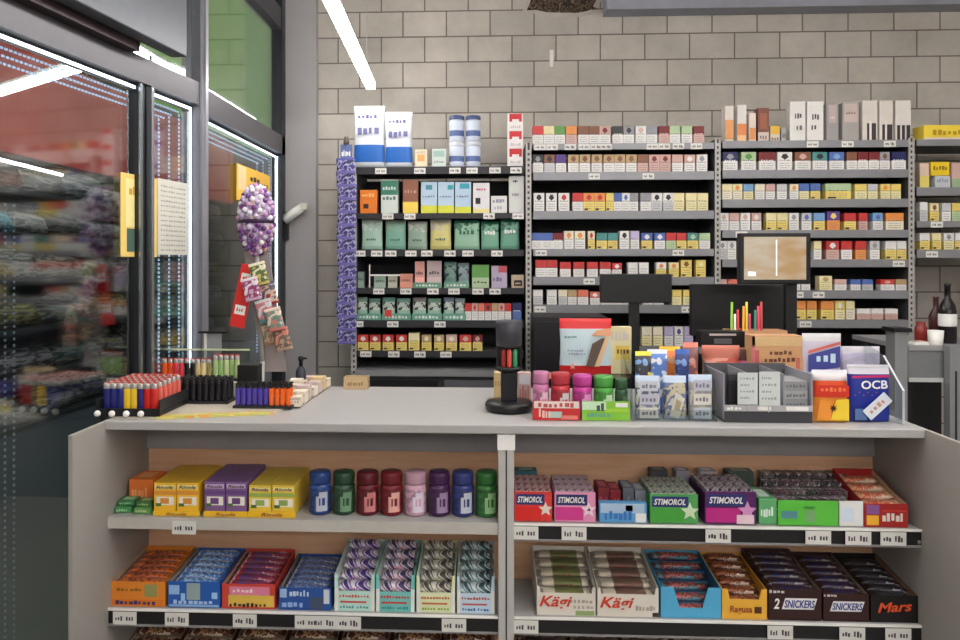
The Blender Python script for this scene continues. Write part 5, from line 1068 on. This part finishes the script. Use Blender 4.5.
# tills and monitors behind the goods
def monitor(name, label, cat, px0, px1, pyt, pyb, Y, screen, footz, px_pole=None, back=False, rz=0):
    a, e, z1 = bx(px0, px1, pyt, Y); z0 = UZ(pyb, Y, (px0+px1)/2); w, h = e-a, z1-z0
    r = empty(name, ((a+e)/2, Y, footz), rz); tag(r, label, cat); zz = z0-footz
    B().box(-w/2, w/2, 0, .03, zz, zz+h, BLACK).build('housing', r, bev=.004)
    if screen: B().box(-w/2+.016, w/2-.018, -.002, -.0005, zz+.016, zz+h-.014, screen).build('screen', r)
    px = 0 if px_pole is None else UX(px_pole, Y)-(a+e)/2
    B().box(px-.02, px+.02, .031, .055, .01, zz+h*.5, BLACK).build('pole', r)
    B().box(px-.07, px+.07, -.015, .07, 0, .01, BLACK).build('foot', r, bev=.003)
    return r
def screen_mat():
    m, n, p = nt('customer_screen')
    tc = n.nodes.new('ShaderNodeTexCoord'); no = n.nodes.new('ShaderNodeTexNoise'); no.inputs['Scale'].default_value = 9; no.inputs['Detail'].default_value = 4
    ma = n.nodes.new('ShaderNodeMapping'); ma.inputs['Scale'].default_value = (.6, 1, 1.6); n.links.new(tc.outputs['Object'], ma.inputs[0]); n.links.new(ma.outputs[0], no.inputs['Vector'])
    r = n.nodes.new('ShaderNodeValToRGB'); r.color_ramp.elements[0].position = .35; r.color_ramp.elements[1].position = .65
    r.color_ramp.elements[0].color = L((190, 150, 100)); r.color_ramp.elements[1].color = L((206, 196, 176)); n.links.new(no.outputs['Fac'], r.inputs[0])
    p.inputs['Base Color'].default_value = (.02, .02, .02, 1); n.links.new(r.outputs[0], p.inputs['Emission Color']); p.inputs['Emission Strength'].default_value = .95; p.inputs['Roughness'].default_value = .25
    return m
m1 = monitor('customer_display', 'framed customer screen showing a tan picture', 'screen', 739.5, 811, 233, 284, 2.785, screen_mat(), ZC_, 795)
scr = [c for c in m1.children if c.name.startswith('screen')][0]
zz = UZ(258, 2.785)-ZC_
B().box(.002, .0055, -.0032, -.0022, zz-.065, zz+.066, emis((236, 232, 222), 1)).build('white_line', scr)
B().box(-.098, -.07, -.0032, -.0022, zz-.066, zz-.05, emis((226, 226, 226), .8)).build('corner_logo', scr)
sh = tag(B().box(UX(585, 3.0), UX(800, 3.0), 3.0, 3.42, .72, .76, DARK).box(UX(585, 3.0), UX(585, 3.0)+.03, 3.0, 3.42, 0, .72, DARK).box(UX(800, 3.0)-.03, UX(800, 3.0), 3.0, 3.42, 0, .72, DARK).build('till_desk'), 'dark till desk behind the counter carrying the monitors', 'desk')
monitor('till_monitor', 'large black till monitor below the tan customer screen', 'monitor', 691, 789, 284, 336, 3.05, None, .7605, 735)
monitor('till_monitor', 'black till monitor on a stand right of the pouch', 'monitor', 600.5, 672, 274, 303, 3.05, None, .7605, 636)
dk = tag(B().box(UX(533, 3.3), UX(570, 3.3), 3.5, 3.8, 0, UZ(315, 3.5, 550), mat((26, 24, 28), .5)).build('black_cabinet', bev=.004) if False else B().box(UX(534, 3.5), UX(608, 3.5), 3.5, 3.78, 0, UZ(317, 3.5, 570), mat((30, 28, 32), .5)).box(UX(536, 3.5), UX(606, 3.5), 3.496, 3.5, .1, UZ(322, 3.5, 570), mat((22, 20, 24), .4)).build('black_cabinet', bev=.004), 'black cabinet behind the red topped pouch', 'cabinet')
# right background: desk, posts and bottle
p_ = tag(B().box(UX(895, 3.05), UX(907.5, 3.05), 3.05, 3.12, 0, UZ(332, 3.05, 900), mat((140, 142, 144), .45, .2)).box(UX(895, 3.05)-.01, UX(907.5, 3.05)+.012, 3.04, 3.13, UZ(332, 3.05, 900), UZ(328, 3.05, 900), BLACK).build('metal_post'), 'grey metal post with black top behind the counter end', 'post')
YD = 3.3
gdk = empty('back_desk', (UX(930, YD), YD, 0)); tag(gdk, 'grey metal desk with dark void under it, far right', 'desk')
x0, x1 = UX(909, YD)-gdk.location.x, UX(1010, YD)-gdk.location.x; zt = UZ(346, YD, 930)
GM = mat((128, 130, 132), .45, .2)
B().box(x0, x1, 0, .5, zt-.02, zt, mat((150, 150, 150), .45)).build('top', gdk); B().box(x0, x1, .005, .02, UZ(378, YD, 930), zt-.021, GM).build('front_panel', gdk)
B().box(x0, x1, -.004, .004, UZ(382, YD, 930), UZ(378, YD, 930), mat((196, 196, 196), .4)).build('edge_strip', gdk)
B().box(x0, x1, .48, .5, 0, zt-.021, mat((24, 24, 28), .5)).box(x0, x0+.02, .02, .48, 0, zt-.021, mat((24, 24, 28), .5)).build('carcass', gdk)
b, l = ladder(UX(956, YD-.05)-gdk.location.x, -.05, 0, UZ(347, YD-.05, 956), .055); 
B().box(UX(950, YD-.05)-gdk.location.x, UX(966, YD-.05)-gdk.location.x, -.05, -.006, 0, zt+.004, mat((140, 142, 144), .45, .2)).box(UX(955, YD-.05)-gdk.location.x, UX(957, YD-.05)-gdk.location.x, -.0512, -.05, .3, zt-.1, DARK).build('leg', gdk)
zd = zt+.0006
x = UX(947.5, YD+.12); bt = tag(B().lathe([(.034, 0), (.036, .006), (.036, .14), (.03, .17), (.013, .20), (.012, .25), (.014, .251), (.014, .262), (.008, .264)], [mat((26, 22, 24), .2)], n=18).build('wine_bottle', None, (x, YD+.12, zd)), 'dark bottle with a white label on the back desk', 'bottle')
B().lathe([(.0364, .075), (.0366, .08), (.0366, .125), (.0364, .13)], [WHITE], n=18).build('label_patch', bt)
bt2 = tag(B().lathe([(.028, 0), (.03, .004), (.03, .11), (.012, .15), (.011, .19), (.013, .2)], [mat((70, 36, 34), .2)], n=16).build('wine_bottle', None, (UX(936, YD+.24), YD+.24, zd)), 'dark brown bottle behind the white cup on the back desk', 'bottle')
tag(B().lathe([(.026, 0), (.028, .004), (.032, .062), (.030, .062), (.025, .006)], [WHITE], n=18).build('white_cup', None, (UX(937, YD+.04), YD+.05, zd)), 'white paper cup on the back desk', 'cup')
for i, (px, c, h_, nm) in enumerate(((918, (130, 40, 36), .09, 'dark red bowl shape jar'), (926, (150, 70, 50), .06, 'copper red small jar'))):
    tag(B().lathe([(.022, 0), (.026, .01), (.026, h_*.7), (.018, h_*.85), (.018, h_)], [mat(c, .3)], n=14).build('small_jar', None, (UX(px+3, YD+.16), YD+.16+.06*i, zd)), nm+' at the left end of the back desk', 'jar')
tag(B().box(-.03, .03, 0, .05, 0, .012, WHITE).box(-.024, .024, .004, .046, .012, .015, mat((200, 180, 160))).build('soap_dish', None, (UX(922, YD+.03), YD+.03, zd)), 'low white dish at the front left of the back desk', 'dish')

# ------------------------------------------------------------------ world, camera
w_ = bpy.data.worlds.new('night'); bpy.context.scene.world = w_; w_.use_nodes = True
w_.node_tree.nodes['Background'].inputs[0].default_value = (.10, .13, .16, 1); w_.node_tree.nodes['Background'].inputs[1].default_value = .35
cd = bpy.data.cameras.new('camera'); co = bpy.data.objects.new('camera', cd); C.objects.link(co)
co.location = (0, 0, EYE); co.rotation_euler = (PI/2, 0, PSI)
cd.sensor_width = 36; cd.lens = F/960*36; cd.shift_x = (480-PX0)/960; cd.shift_y = -(320-PY0)/960; cd.clip_start = .05
S = bpy.context.scene; S.camera = co
S.view_settings.view_transform = 'Standard'; S.view_settings.look = 'None'; S.view_settings.exposure = -.08; S.view_settings.gamma = 1
try: S.view_settings.use_curve_mapping = False
except Exception: pass
S.cycles.use_denoising = True
S.cycles.max_bounces = 8; S.cycles.transparent_max_bounces = 12
